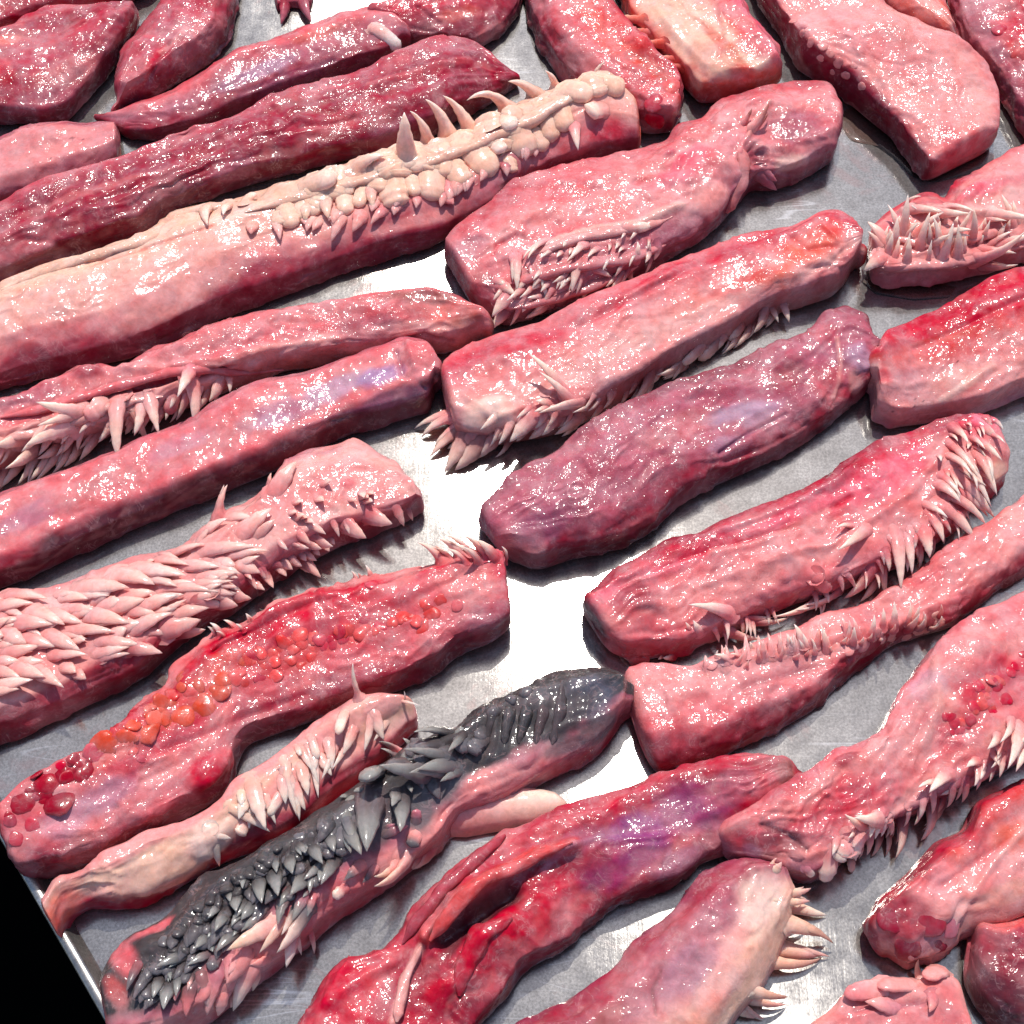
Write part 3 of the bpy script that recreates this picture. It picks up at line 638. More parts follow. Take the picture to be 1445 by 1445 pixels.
strip('long pale strip lined with cream rounded lobes and tall ivory spikes on its far edge',
      [(-70, 428), (0, 405), (33, 384), (117, 358), (167, 343), (207, 327), (240, 299), (293, 284), (350, 268), (433, 242), (467, 232), (545, 210), (615, 197), (665, 186), (722, 145), (765, 119), (795, 113), (832, 103), (873, 110), (884, 125)],
      [(-70, 562), (0, 540), (100, 515), (180, 497), (217, 483), (300, 445), (393, 410), (482, 377), (549, 357), (615, 337), (642, 320), (689, 300), (729, 267), (765, 247), (815, 230), (896, 213)], 40,
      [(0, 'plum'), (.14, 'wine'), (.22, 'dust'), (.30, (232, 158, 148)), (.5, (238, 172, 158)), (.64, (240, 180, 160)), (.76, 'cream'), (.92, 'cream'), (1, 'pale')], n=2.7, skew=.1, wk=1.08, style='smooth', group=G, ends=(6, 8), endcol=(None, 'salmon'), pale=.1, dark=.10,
      patches=[(250, 420, 120, 24, 'pale', .5), (800, 200, 60, 24, 'rose', .8, 0, .9), (860, 185, 36, 24, 'red', .7, 0, .9), (700, 260, 60, 14, 'mauve', .7), (60, 470, 90, 20, 'dust', .4), (330, 300, 60, 18, 'shell', .7), (600, 310, 90, 12, 'pink', .8)],
      lines=[([(8, 402), (60, 380), (117, 367), (170, 352), (210, 338), (245, 315), (290, 297), (350, 290)], 26, 4.0, 'cream', .8),
             ([(130, 375), (200, 352), (250, 335), (300, 318)], 6, -1.2, 'salmon', .5),
             ([(400, 272), (480, 252), (560, 232), (640, 210), (720, 178), (790, 142), (850, 118)], 56, 7.0, 'cream', 1.0)],
      tubes=[([(2, 408), (60, 383), (117, 366), (170, 350), (210, 336), (245, 312), (290, 295), (335, 285)], [6, 7, 8, 9, 12, 13, 11, 7], 'cream', 'fat_ridge'), ([(345, 300), (400, 283), (460, 266), (530, 250), (600, 232), (660, 208), (720, 182), (780, 150), (830, 124), (872, 118)], [5, 8, 9, 10, 11, 11, 12, 12, 11, 8], 'cream', 'fat_ridge')],
      paps=row(20, [(420, 268), (520, 240), (620, 214), (700, 180), (770, 142), (850, 118)], 34, 3, 26, 30, spread=9, **dict(BLC, flat=.34)) + row(21, [(400, 315), (500, 298), (600, 275), (690, 240), (760, 205)], 22, -4, 18, 17, spread=5, c1='pale') + zz(*Z2, [(275, 645, 265, 475, 98, {'dz': 30}), (365, 600, 290, 470, 80, {'dz': 28, 'hook': -.05}), (450, 580, 355, 420, 110, {'dz': 30}), (530, 540, 430, 405, 95, {'dz': 26, 'hook': .08}),
                    (690, 455, 530, 425, 80, {'dz': 14, 'arch': .5}), (820, 400, 705, 345, 85, {'dz': 16}), (905, 365, 862, 298, 58, {'dz': 14}), (1085, 330, 1115, 262, 70, {'dz': 12}),
                    (985, 535, 985, 625, 55, {'c1': 'shell', 'lift': .5}),
                    (600, 470, 620, 490, 120, BLC), (560, 640, 640, 745, 125, BLC), (715, 690, 722, 735, 60, BLC), (740, 560, 795, 665, 135, BLC),
                    (870, 470, 890, 600, 85, BLC), (925, 450, 955, 560, 95, BLC), (980, 370, 1065, 410, 115, BLC), (1130, 350, 1195, 385, 95, BLC),
                    (1100, 460, 1035, 490, 85, dict(BL, c1='shell')), (820, 560, 860, 640, 70, BLC), (700, 500, 720, 560, 80, dict(BL, c1='shell')), (650, 600, 690, 660, 70, dict(BL, c1='shell'))])
      + zz(*ZE, [(110, 540, 150, 690, 150, BLC), (250, 540, 250, 655, 105, {'c1': 'cream'}), (375, 500, 400, 640, 110, {'c1': 'cream'}), (505, 450, 530, 600, 120, BLC),
                 (635, 430, 608, 550, 100, BLC), (690, 430, 702, 575, 85, {'c1': 'cream'}), (830, 390, 865, 548, 215, BLC), (965, 350, 985, 470, 110, BLC),
                 (1105, 320, 1090, 505, 190, BLC), (1230, 240, 1335, 405, 165, BLC), (490, 610, 420, 780, 95, {'c1': 'pale'}), (625, 590, 560, 715, 110, {'c1': 'pale'}),
                 (775, 560, 685, 672, 75, {'c1': 'pale'}), (1010, 490, 1000, 560, 70, {'c1': 'pale'}), (1200, 480, 1260, 540, 110, {'c1': 'pink'}), (280, 390, 460, 330, 160, dict(BL, c1='shell', dz=8)), (620, 240, 790, 190, 120, {'c1': 'shell', 'dz': 8}),
                 (60, 650, 75, 780, 80, {'c1': 'pale'}), (330, 640, 300, 720, 80, {'c1': 'pale'})])
      + zz(*Z1, [(1040, 850, 1085, 840, 50, dict(BL, c1='shell')), (880, 880, 880, 960, 60, {'c1': 'shell'}), (960, 870, 950, 925, 50, {'c1': 'shell'}), (1200, 920, 1215, 965, 100, BLC), (1295, 880, 1290, 945, 60, {'c1': 'cream'}), (1070, 960, 1065, 1010, 60, {'c1': 'pale'})]))
strip('bright pink slab with curled mauve end and ivory thorns along its near side',
      [(627, 345), (645, 327), (695, 297), (722, 267), (765, 247), (815, 231), (898, 217), (935, 200), (950, 182), (996, 166), (1003, 148), (1030, 139), (1080, 127), (1136, 117), (1166, 123), (1180, 150)],
      [(684, 440), (716, 452), (772, 435), (850, 410), (900, 387), (963, 350), (1015, 315), (1040, 285), (1060, 262), (1093, 262), (1125, 250), (1166, 230)], 42,
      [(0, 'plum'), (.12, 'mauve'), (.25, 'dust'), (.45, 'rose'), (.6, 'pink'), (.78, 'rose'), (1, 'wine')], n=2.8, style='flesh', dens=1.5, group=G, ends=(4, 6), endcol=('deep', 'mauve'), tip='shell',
      patches=[(960, 240, 70, 24, 'hot', .8, 0, .3), (900, 290, 80, 22, 'pink', .7, 0, .5), (1000, 280, 40, 26, 'blush', .9, 3, .3), (1130, 180, 44, 40, 'mauve', .9), (1120, 230, 30, 16, 'shell', .6), (800, 270, 60, 24, 'rose', .7),
               (1065, 220, 20, 22, 'wine', .9, -5), (820, 270, 18, 12, 'coral', .7, 1), (902, 258, 14, 9, 'crim', .5, -2), (945, 218, 10, 8, 'hot', .7, 2), (1000, 160, 20, 14, 'coral', .5), (660, 350, 40, 24, 'mauve', .7), (780, 400, 90, 26, 'dust', .8, 0, .3), (680, 400, 20, 30, 'deep', .7)],
      lines=[([(728, 330), (702, 345), (695, 360)], 8, -2.2, 'crim', .8), ([(770, 345), (840, 325), (900, 315), (960, 290)], 16, 3.2, 'shell', .5), ([(745, 395), (800, 385), (850, 372), (900, 360)], 18, 3, 'dust', .6), ([(720, 430), (790, 415), (850, 398)], 16, 2.6, 'dust', .5),
             ([(770, 370), (840, 352), (900, 340)], 10, -2.5, 'mauve', .6), ([(1045, 225), (1055, 245), (1048, 270)], 10, -4, 'wine', .8), ([(1085, 145), (1065, 175), (1055, 195)], 8, 2.5, 'pale', .7)],
      tubes=[([(750, 360), (800, 340), (850, 328), (905, 322), (950, 305)], [5, 8, 8, 7, 4], 'pale', 'skin_fold'), ([(720, 400), (770, 385), (830, 372), (890, 365), (940, 345)], [6, 9, 9, 8, 5], 'dust', 'skin_fold'), ([(725, 435), (790, 418), (850, 398), (900, 375)], [6, 8, 8, 5], 'dust', 'skin_fold'), ([(1040, 205), (1050, 230), (1045, 260), (1025, 300)], [6, 10, 11, 7], 'blush', 'skin_fold')],
      paps=row(1, [(705, 415), (780, 395), (850, 375), (925, 350)], 26, -14, 18, 9, spread=14, lift=.5) + row(2, [(760, 360), (850, 340), (930, 325)], 10, -10, 12, 8, spread=6, lift=.4) + zz(*ZF, [(420, 380, 430, 640, 95), (625, 280, 518, 455, 62, {'lift': .6}), (575, 455, 637, 695, 50, {'lift': .5}), (900, 310, 775, 435, 72, {'lift': .5}), (845, 430, 788, 610, 85, {'lift': .4}), (1250, 415, 1240, 292, 55, {'lift': .8}),
                    (1150, 510, 1003, 613, 75, {'lift': .5}), (910, 590, 858, 672, 60), (1395, 325, 1342, 400, 65), (370, 660, 262, 805, 105, {'dz': -3}), (340, 780, 252, 892, 90, {'dz': -4}), (640, 710, 472, 808, 80), (330, 590, 416, 685, 90),
                    (970, 480, 1066, 522, 60), (1180, 200, 1320, 192, 70, {'blunt': True}), (1190, 500, 1200, 555, 60), (480, 560, 440, 640, 60), (300, 690, 300, 640, 60)])
      + zz(*Z3, [(300, 540, 368, 432, 40, {'dz': 8, 'c1': 'brown'}), (330, 740, 390, 795, 60, {'c1': 'mauve'})]))
strip('pink strip with orange wrinkled tip and curved fangs along its near side',
      [(625, 512), (642, 493), (692, 473), (759, 453), (815, 430), (898, 397), (963, 362), (1013, 337), (1073, 327), (1123, 320), (1150, 303), (1180, 302), (1206, 316), (1211, 345)],
      [(650, 616), (672, 624), (715, 618), (772, 610), (842, 582), (882, 560), (922, 530), (963, 508), (1040, 468), (1090, 437), (1123, 430), (1176, 416), (1196, 397), (1210, 372)], 42,
      [(0, 'brown'), (.12, 'dust'), (.3, 'pale'), (.5, 'pink'), (.66, 'rose'), (.78, 'red'), (.9, 'rose'), (1, 'wine')], n=2.6, style='skin', dens=1.2, group=G, ends=(5, 6), endcol=('pink', 'coral'), tip='shell', pale=.2, dark=.22,
      patches=[(1140, 350, 60, 30, 'salmon', .9, 0, .9), (1170, 320, 30, 20, 'coral', .8), (1112, 390, 20, 22, 'orange', .8, 2), (1080, 390, 36, 14, 'salmon', .7), (850, 440, 70, 10, 'crim', .85, -1.5, 1.2), (780, 470, 60, 12, 'red', .7, 0, 1.2), (690, 585, 40, 26, 'shell', .7, 3, .4), (950, 440, 80, 18, 'salmon', .4),
               (930, 470, 80, 18, 'pale', .6, 0, .9), (1050, 400, 60, 14, 'coral', .6), (700, 520, 40, 22, 'pink', .8, 0, .9), (835, 515, 20, 12, 'orange', .5), (740, 500, 50, 10, 'rose', .6)],
      lines=[([(1120, 335), (1140, 352), (1180, 348)], 10, -2, 'coral', .5), ([(1140, 380), (1170, 375), (1195, 350)], 10, -2, None), ([(1150, 405), (1160, 385), (1190, 378)], 8, -1.8, None), ([(1165, 320), (1185, 340), (1195, 365)], 8, 2, None),
             ([(810, 460), (870, 430), (930, 400), (990, 372)], 14, -2.4, 'red', .5), ([(820, 470), (830, 440), (850, 425)], 10, -1.5, 'rose'), ([(655, 560), (700, 590), (740, 575), (800, 580)], 14, 2, None), ([(850, 540), (900, 520), (960, 480), (1040, 440)], 16, 2.4, 'pale', .4)],
      paps=row(3, [(665, 612), (780, 598), (900, 545), (1030, 470), (1105, 432)], 24, -13, 20, 11, spread=4, dz=-7) + row(4, [(690, 590), (780, 580), (850, 560)], 8, -18, 8, 10, lift=.5) + zz(*Z5, [(950, 235, 783, 122, 60, {'lift': 1.0, 'arch': .25}), (1015, 270, 838, 286, 55, {'lift': .9, 'arch': .1, 'hook': .15}), (880, 255, 820, 262, 45), (800, 315, 712, 425, 90, {'dz': -6}), (880, 335, 790, 395, 70), (530, 410, 438, 553, 85, {'dz': -16}), (590, 425, 480, 545, 100, {'dz': -14}),
                    (450, 330, 338, 405, 60, {'dz': -12}), (450, 390, 392, 450, 40, {'dz': -12}), (1310, 140, 1215, 270, 60, {'dz': -8}), (1270, 190, 1190, 275, 45, {'dz': -8}), (1420, 105, 1318, 135, 48), (1445, 110, 1362, 162, 48), (660, 400, 560, 500, 70, {'dz': -12}), (1000, 320, 900, 375, 60)])
      + zz(*Z3, [(350, 1320, 298, 1412, 58, {'dz': -6}), (430, 1295, 452, 1366, 42, {'dz': -4}), (250, 1380, 196, 1442, 50, dict(BL, dz=-6))])
      + [(1043, 470, 1018, 500, 15, {'dz': -6}), (1015, 482, 985, 508, 18, dict(BL, dz=-6)), (990, 490, 962, 514, 16, dict(BL, dz=-6)), (1060, 462, 1035, 492, 14, {'dz': -8})])
strip('red strip with an orange streak at the top, ending beside the cream lobes',
      [(868, -40), (862, 0), (880, 22), (919, 67), (963, 105), (970, 122), (966, 140)], [(735, -40), (742, 10), (759, 57), (792, 107), (826, 138), (880, 168), (905, 180), (936, 184)], 38,
      [(0, 'plum'), (.15, 'wine'), (.35, 'rose'), (.6, 'coral'), (.8, 'red'), (1, 'wine')], style='fibre', group=G, ends=(4, 5),
      patches=[(920, 95, 40, 14, 'orange', .8), (870, 70, 50, 20, 'salmon', .4), (810, 60, 60, 26, 'dust', .5), (830, 20, 60, 14, 'salmon', .6), (780, 40, 50, 16, 'red', .5), (790, 100, 30, 10, 'dust', .5)],
      nods=[(922, 143, 15, 'red'), (944, 122, 16, 'coral'), (925, 172, 16, 'crim')])
strip('block with a broad cream face and a hot pink right flank at the top edge',
      [(1040, -50), (1054, 0), (1072, 38), (1104, 74), (1106, 98)], [(862, -50), (885, 20), (905, 50), (940, 85), (964, 112), (985, 136), (1040, 132)], 42,
      [(0, 'deep'), (.1, 'salmon'), (.2, 'cream'), (.5, 'cream'), (.6, 'coral'), (.72, 'hot'), (1, 'red')], n=3.2, style='skin', group=G, ends=(4, 6), endcol=(None, 'orange'), pale=.1, dark=.12,
      patches=[(975, 60, 70, 30, 'cream', .9, 0, .3), (1070, 70, 40, 16, 'crim', .5), (1020, 60, 70, 10, 'orange', .7), (1050, 105, 40, 14, 'coral', .8), (1040, 20, 40, 14, 'pink', .7), (980, 112, 20, 14, 'cream', .8)],
      lines=[([(925, 10), (960, 55), (995, 90)], 14, 1.4, 'cream', .5), ([(1005, 0), (1020, 40), (1015, 80)], 8, -1.4, 'salmon', .5)],
      paps=[(905, 28, 882, 20, 14, {'c1': 'cream'}), (918, 48, 896, 40, 14, {'c1': 'cream'}), (935, 62, 910, 58, 14, {'c1': 'cream'}), (952, 84, 930, 80, 14, {'c1': 'cream'}), (962, 96, 945, 94, 12, {'c1': 'cream'})])
strip('thick pale pink slab with a bumpy left rim and a square cut end, upper right',
      [(1190, -60), (1232, 0), (1278, 37), (1343, 70), (1391, 100), (1406, 140), (1408, 188)], [(1048, -60), (1076, 0), (1103, 37), (1113, 60), (1130, 87), (1190, 123), (1223, 150), (1263, 182), (1287, 220), (1303, 240)], 50,
      [(0, 'plum'), (.1, 'deep'), (.15, 'pink'), (.3, 'blush'), (.5, 'pink'), (.8, 'blush'), (.9, 'dust'), (1, 'wine')], n=5.0, style=(1.6, 1.0, .3, .2, .8), group=G, ends=(3, 5), endcol=(None, 'rose'), pale=.3, dark=.08,  # plum and deep paint the near wall's shade and shadow
      patches=[(1225, 60, 90, 30, 'hot', .22), (1330, 150, 70, 40, 'blush', .6, 0, 1.0), (1345, 208, 40, 18, 'red', .6), (1375, 195, 30, 12, 'crim', .5), (1380, 135, 40, 20, 'pale', .5)],
      nods=zd(963 + 12, -8, 1 / 3, [(470, 165, 22, 'blush', {'squash': .5}), (510, 205, 20, 'blush'), (560, 218, 24, 'blush'), (545, 270, 20, 'blush'), (620, 292, 26, 'blush'), (590, 255, 18, 'blush'), (655, 335, 22, 'blush'), (720, 390, 20, 'blush'), (430, 110, 18, 'blush'), (500, 150, 16, 'blush'), (600, 330, 16, 'blush'), (690, 300, 16, 'blush')]))
strip('narrow salmon pink wedge between the pale slab and the red piece at the top right',
      [(1330, -40), (1337, 0), (1349, 40), (1361, 70)], [(1215, -40), (1250, 18), (1290, 44), (1340, 70), (1356, 80)], 32,
      [(0, 'wine'), (.2, 'salmon'), (.5, 'pale'), (.75, 'salmon'), (1, 'mauve')], style='smooth', group=G, ends=(3, 4))
strip('glistening red strip filling the top right corner',
      [(1490, -60), (1560, 60), (1640, 200)], [(1336, -40), (1341, 0), (1354, 44), (1386, 93), (1410, 118), (1445, 178), (1490, 240)], 44,
      [(0, 'wine'), (.14, 'mauve'), (.28, 'dust'), (.4, 'crim'), (.7, 'red'), (1, 'wine')], style='flesh', group=G,
      patches=[(1420, 40, 40, 25, 'crim', .8), (1436, 70, 20, 12, 'coral', .7), (1400, 90, 50, 10, 'dust', .6), (1360, 20, 40, 12, 'mauve', .6)],
      nods=[(1440, 78, 14, 'coral'), (1412, 42, 12, 'red')])
strip('crumpled pale pink mass of crossed thorns with red meat behind, right border',
      [(1232, 318), (1262, 292), (1274, 280), (1292, 270), (1316, 270), (1328, 280), (1346, 254), (1386, 230), (1430, 207), (1510, 180)],
      [(1236, 396), (1250, 400), (1330, 396), (1396, 380), (1510, 345)], 40,
      [(0, 'mauve'), (.12, 'blush'), (.4, 'blush'), (.55, 'pale'), (.66, 'rose'), (.8, 'pink'), (.92, 'red'), (1, 'wine')], n=2.5, style='skin', dens=1.5, group=G, ends=(4, 4), pale=.1, dark=.15,
      patches=[(1390, 262, 60, 12, 'hot', .6), (1300, 278, 24, 10, 'red', .8), (1360, 255, 30, 10, 'red', .7, 1, 1), (1430, 240, 40, 12, 'pink', .7), (1290, 350, 50, 24, 'blush', .8, 0, .3)],
      lines=[([(1275, 300), (1330, 295), (1390, 300), (1445, 310)], 16, 4, 'shell', .5), ([(1260, 340), (1300, 350), (1360, 345), (1430, 330)], 14, -1, 'dust', .2), ([(1250, 375), (1310, 375), (1380, 362)], 18, 3.5, 'blush', .5)],
      tubes=[([(1240, 385), (1290, 372), (1340, 372), (1390, 358), (1450, 345)], [6, 9, 9, 8, 7], 'blush', 'skin_fold'), ([(1255, 335), (1300, 345), (1350, 340), (1420, 325)], [6, 8, 8, 6], 'blush', 'skin_fold')],
      paps=row(5, [(1250, 345), (1320, 335), (1400, 325), (1450, 320)], 26, 4, -14, 10, spread=16, lift=.5) + zz(*Z3, [(850, 1010, 783, 938, 60, {'dz': 4}), (935, 985, 950, 880, 50, {'lift': 1.2}), (1000, 1050, 1032, 955, 45, {'lift': 1.2}), (1085, 1050, 1045, 975, 45, {'lift': 1.2}), (1110, 1000, 1188, 1032, 55, {'lift': 1.2}), (1220, 1015, 1210, 918, 52, {'lift': 1.4}),
                    (1060, 895, 1185, 922, 50, {'lift': 1.0}), (980, 890, 1080, 900, 46, {'lift': .8}), (950, 1105, 962, 1030, 45, {'lift': 1}), (1100, 1095, 1112, 1000, 48, {'lift': 1.2}), (1310, 905, 1440, 965, 52, {'lift': 1.2}), (1250, 1100, 1405, 1010, 58, {'lift': 1.2}), (840, 1090, 768, 1150, 70, {'dz': -6}),
                    (1160, 1080, 1140, 990, 48, {'lift': 1}), (1330, 1040, 1445, 1000, 48, {'lift': 1}), (1000, 990, 1080, 960, 45, {'lift': 1.2}), (890, 1040, 870, 970, 50, {'lift': 1}), (1400, 950, 1330, 880, 45, {'lift': 1})]))
strip('red and peach strip with dark specks on its flank, right border below the crumpled mass',
      [(1236, 500), (1247, 478), (1340, 433), (1396, 401), (1510, 360)], [(1229, 560), (1233, 588), (1263, 597), (1330, 588), (1390, 578), (1420, 565), (1510, 530)], 44,
      [(0, 'mauve'), (.1, 'blush'), (.3, 'pale'), (.42, 'pink'), (.52, 'coral'), (.64, 'crim'), (.85, 'crim'), (1, 'wine')], n=2.5, style='skin', group=G, ends=(6, 4),
      patches=[(1290, 540, 60, 26, 'mauve', .5), (1360, 530, 60, 22, 'pale', .7, 0, .3), (1250, 530, 18, 14, 'red', .7), (1330, 478, 60, 9, 'orange', .6), (1300, 470, 60, 10, 'crim', .8, 0, 1.3), (1292, 562, 2.5, 2, 'plum'), (1303, 566, 2.5, 2, 'plum'), (1291, 573, 2, 2, 'plum'), (1261, 582, 2.5, 2, 'plum'), (1352, 511, 2.5, 2, 'plum')],
      lines=[([(1290, 492), (1340, 470), (1400, 440), (1445, 420)], 10, -1.6, 'crim', .5), ([(1330, 565), (1370, 540), (1400, 515)], 14, 1.5, 'shell', .5)])
strip('glossy purple strip with a lilac patch and a rounded end, centre right',
      [(679, 716), (712, 682), (769, 652), (815, 615), (882, 572), (939, 545), (1006, 528), (1030, 524), (1063, 502), (1096, 485), (1123, 482), (1140, 470), (1156, 446), (1180, 438), (1205, 448), (1232, 482)],
      [(735, 788), (748, 795), (765, 797), (800, 785), (875, 768), (915, 750), (963, 706), (1006, 682), (1090, 645), (1130, 626), (1190, 580), (1222, 553), (1240, 525)], 44,
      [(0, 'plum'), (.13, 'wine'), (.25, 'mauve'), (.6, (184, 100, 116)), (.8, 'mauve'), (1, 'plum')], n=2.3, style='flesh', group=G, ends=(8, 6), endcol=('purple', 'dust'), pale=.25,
      patches=[(1040, 580, 60, 14, 'lilac', .9, .6, .3), (1075, 583, 40, 12, 'lilac', .7), (1020, 625, 30, 12, 'lilac', .5), (770, 740, 60, 26, 'purple', .8), (850, 660, 80, 30, 'mauve', .7), (960, 600, 60, 24, 'dust', .6), (1110, 530, 40, 28, 'wine', .7), (1118, 503, 22, 15, 'mauve', .8, 2),
               (1165, 540, 30, 40, 'coral', .4), (1165, 470, 24, 18, 'red', .6), (1212, 505, 24, 24, 'lilac', .8, 3), (1150, 600, 30, 16, 'red', .6), (1205, 540, 14, 20, 'pale', .6), (900, 740, 80, 10, 'rose', .5)],
      lines=[([(1110, 585), (1060, 610), (1015, 640)], 8, -2, 'purple', .7), ([(1180, 480), (1185, 520), (1175, 560)], 8, 1.6, 'pale', .6), ([(1000, 665), (1080, 630), (1140, 600)], 10, -1.2, 'wine', .5)])
strip('deep pink strip with ivory thorns bristling from its right end and near edge',
      [(822, 842), (859, 803), (909, 782), (963, 757), (996, 738), (1080, 712), (1163, 668), (1203, 638), (1246, 612), (1296, 598), (1330, 586), (1356, 581), (1388, 590)],
      [(868, 914), (888, 926), (963, 918), (996, 903), (1063, 872), (1130, 845), (1190, 830), (1246, 803), (1270, 796), (1313, 768), (1346, 745), (1380, 710), (1420, 684)], 46,
      [(0, 'wine'), (.12, 'rose'), (.3, 'pink'), (.5, 'rose'), (.62, 'hot'), (.74, 'red'), (.88, 'wine'), (1, 'plum')], n=2.5, style='fibre', dens=1.5, group=G, ends=(4, 6), endcol=('plum', 'shell'), tip='shell',  # plum left end: shade of that end face painted in
      patches=[(1250, 680, 80, 26, 'hot', .7, 0, .5), (1290, 730, 60, 26, 'pink', .8, 0, .5), (1345, 640, 40, 40, 'blush', .8, 0, .4), (1410, 670, 18, 24, 'cream', .8, 0, .2), (1020, 760, 120, 10, 'crim', .6, -1), (1230, 684, 16, 8, 'crim', .4, 1.5), (1000, 830, 60, 26, 'dust', .6), (1050, 830, 40, 20, 'pink', .5), (1160, 815, 16, 12, 'coral', .5, 3),
               (900, 850, 40, 40, 'wine', .6), (940, 900, 60, 18, 'rose', .6), (1130, 750, 80, 12, 'pink', .6)],
      lines=[([(960, 790), (1040, 765), (1120, 745), (1200, 700)], 10, -2, 'crim', .6), ([(950, 770), (1030, 745), (1120, 712), (1200, 665)], 12, 1.6, 'mauve', .5), ([(1000, 780), (1080, 762), (1170, 720)], 10, 1.5, 'pink', .6), ([(980, 830), (1080, 790), (1180, 765), (1280, 700), (1330, 640)], 16, 2, 'pink', .4), ([(1150, 830), (1165, 800), (1185, 795)], 8, -1.5, 'red', .5)],
      paps=row(6, [(1000, 885), (1090, 862), (1190, 825), (1275, 785), (1345, 730), (1390, 660)], 30, 4, 22, 9, spread=6, lift=.5) + row(7, [(1330, 690), (1365, 640), (1385, 605)], 18, 10, 22, 9, spread=10, lift=.6) + zz(*Z6, [(785, 790, 628, 867, 62, {'lift': .7}), (905, 820, 925, 1055, 68, {'dz': -8}), (955, 820, 972, 985, 55, {'dz': -6}), (795, 975, 683, 1088, 82, {'dz': -10}), (840, 945, 857, 1078, 48, {'dz': -10}), (1020, 800, 1047, 915, 72, {'dz': -4}), (1000, 860, 1000, 965, 45, {'dz': -10}),
                    (1120, 640, 1197, 745, 60, {'lift': .9}), (1095, 690, 1157, 805, 70, {'lift': .9}), (1150, 555, 1245, 695, 66, {'lift': .9}), (1245, 470, 1262, 625, 50, {'lift': 1}), (1185, 455, 1235, 655, 56, {'lift': .9}), (1155, 370, 1192, 465, 48, {'lift': .9}), (1250, 415, 1312, 525, 45, {'lift': .9}),
                    (1255, 345, 1342, 432, 58, {'dz': -4}), (1280, 320, 1325, 405, 60, {'dz': -2}), (195, 1145, 42, 1155, 58, {'lift': .7}), (185, 1225, 332, 1257, 60, {'dz': -6}), (590, 1095, 365, 1148, 56, {'lift': .5}), (270, 1185, 455, 1165, 42), (70, 1230, 40, 1180, 40), (1060, 740, 1105, 850, 60, {'dz': -4}), (1130, 480, 1175, 580, 52, {'lift': .9}), (1080, 600, 1130, 690, 52, {'lift': .8}), (560, 1000, 610, 1050, 60, dict(BL, c1='pink')), (860, 900, 875, 975, 40, {'dz': -5})])
      + zz(*Z5, [(1250, 1345, 1165, 1288, 58, {'dz': -6}), (1400, 1345, 1360, 1325, 36)]))
strip('long strip with smooth pink skin flap on the right and tiny ridge thorns',
      [(884, 944), (920, 936), (963, 942), (1003, 932), (1063, 908), (1130, 884), (1230, 845), (1310, 792), (1370, 747), (1413, 720), (1450, 690), (1520, 650)],
      [(932, 1088), (965, 1080), (1006, 1070), (1096, 1030), (1150, 1000), (1196, 955), (1263, 905), (1346, 882), (1413, 828), (1520, 765)], 32,
      [(0, 'plum'), (.12, 'wine'), (.3, 'rose'), (.5, 'dust'), (.65, 'pink'), (.8, 'pink'), (.92, 'rose'), (1, 'wine')], n=3.2, style='flesh', dens=1.5, group=G, ends=(7, 4), tip='shell', endcol=('dust', None),
      patches=[(1390, 790, 80, 34, 'blush', .9, 0, .5), (1300, 850, 70, 18, 'pink', .8, 0, .7), (1430, 730, 30, 16, 'pale', .7), (1310, 810, 40, 12, 'rose', .7), (940, 985, 40, 30, 'pink', .7, 1.5), (1000, 1000, 60, 30, 'rose', .6), (1130, 985, 60, 14, 'deep', .6), (1060, 1010, 60, 18, 'wine', .6), (1180, 915, 60, 14, 'blush', .7), (1230, 925, 50, 8, 'deep', .8, -2)],  # deep and wine: dark red underside, with its shadow painted in
      lines=[([(1000, 940), (1080, 925), (1150, 910), (1220, 890), (1300, 872)], 22, 4, 'pink', .6), ([(930, 960), (960, 1010), (950, 1060)], 14, 1.8, None), ([(1050, 970), (1130, 945), (1200, 930)], 12, -2, 'wine', .5)],
      nods=beads(9, [(1000, 950), (1120, 925), (1230, 905), (1330, 875)], 26, 8, ['blush', 'pink', 'pale'], 6) + [(1176, 915, 10, 'blush'), (1196, 917, 11, 'blush'), (1218, 910, 11, 'blush'), (1140, 920, 10, 'blush'), (1242, 900, 9, 'blush')],
      paps=row(8, [(990, 945), (1080, 928), (1160, 908), (1240, 888), (1330, 868)], 36, -1, -13, 9, spread=5, lift=.8, c1='pale') + zz(*Z6, [(612, 1310, 588, 1255, 40, {'lift': 1}), (505, 1275, 472, 1195, 45, {'dz': 6}), (530, 1290, 505, 1230, 30, {'dz': 5}), (720, 1275, 712, 1230, 40, {'lift': 1}), (892, 1205, 880, 1145, 44, {'lift': 1.2}), (955, 1215, 965, 1165, 42, {'lift': 1.1}), (1080, 1205, 1058, 1145, 40, {'lift': 1.1}), (195, 1345, 135, 1325, 36, {'dz': 4}), (290, 1305, 285, 1270, 34, {'dz': 5}), (450, 1290, 440, 1235, 34, {'dz': 6}), (170, 1330, 185, 1290, 30, {'dz': 5}), (800, 1240, 790, 1200, 36, {'lift': 1}), (1010, 1210, 1005, 1170, 36, {'lift': 1})]))
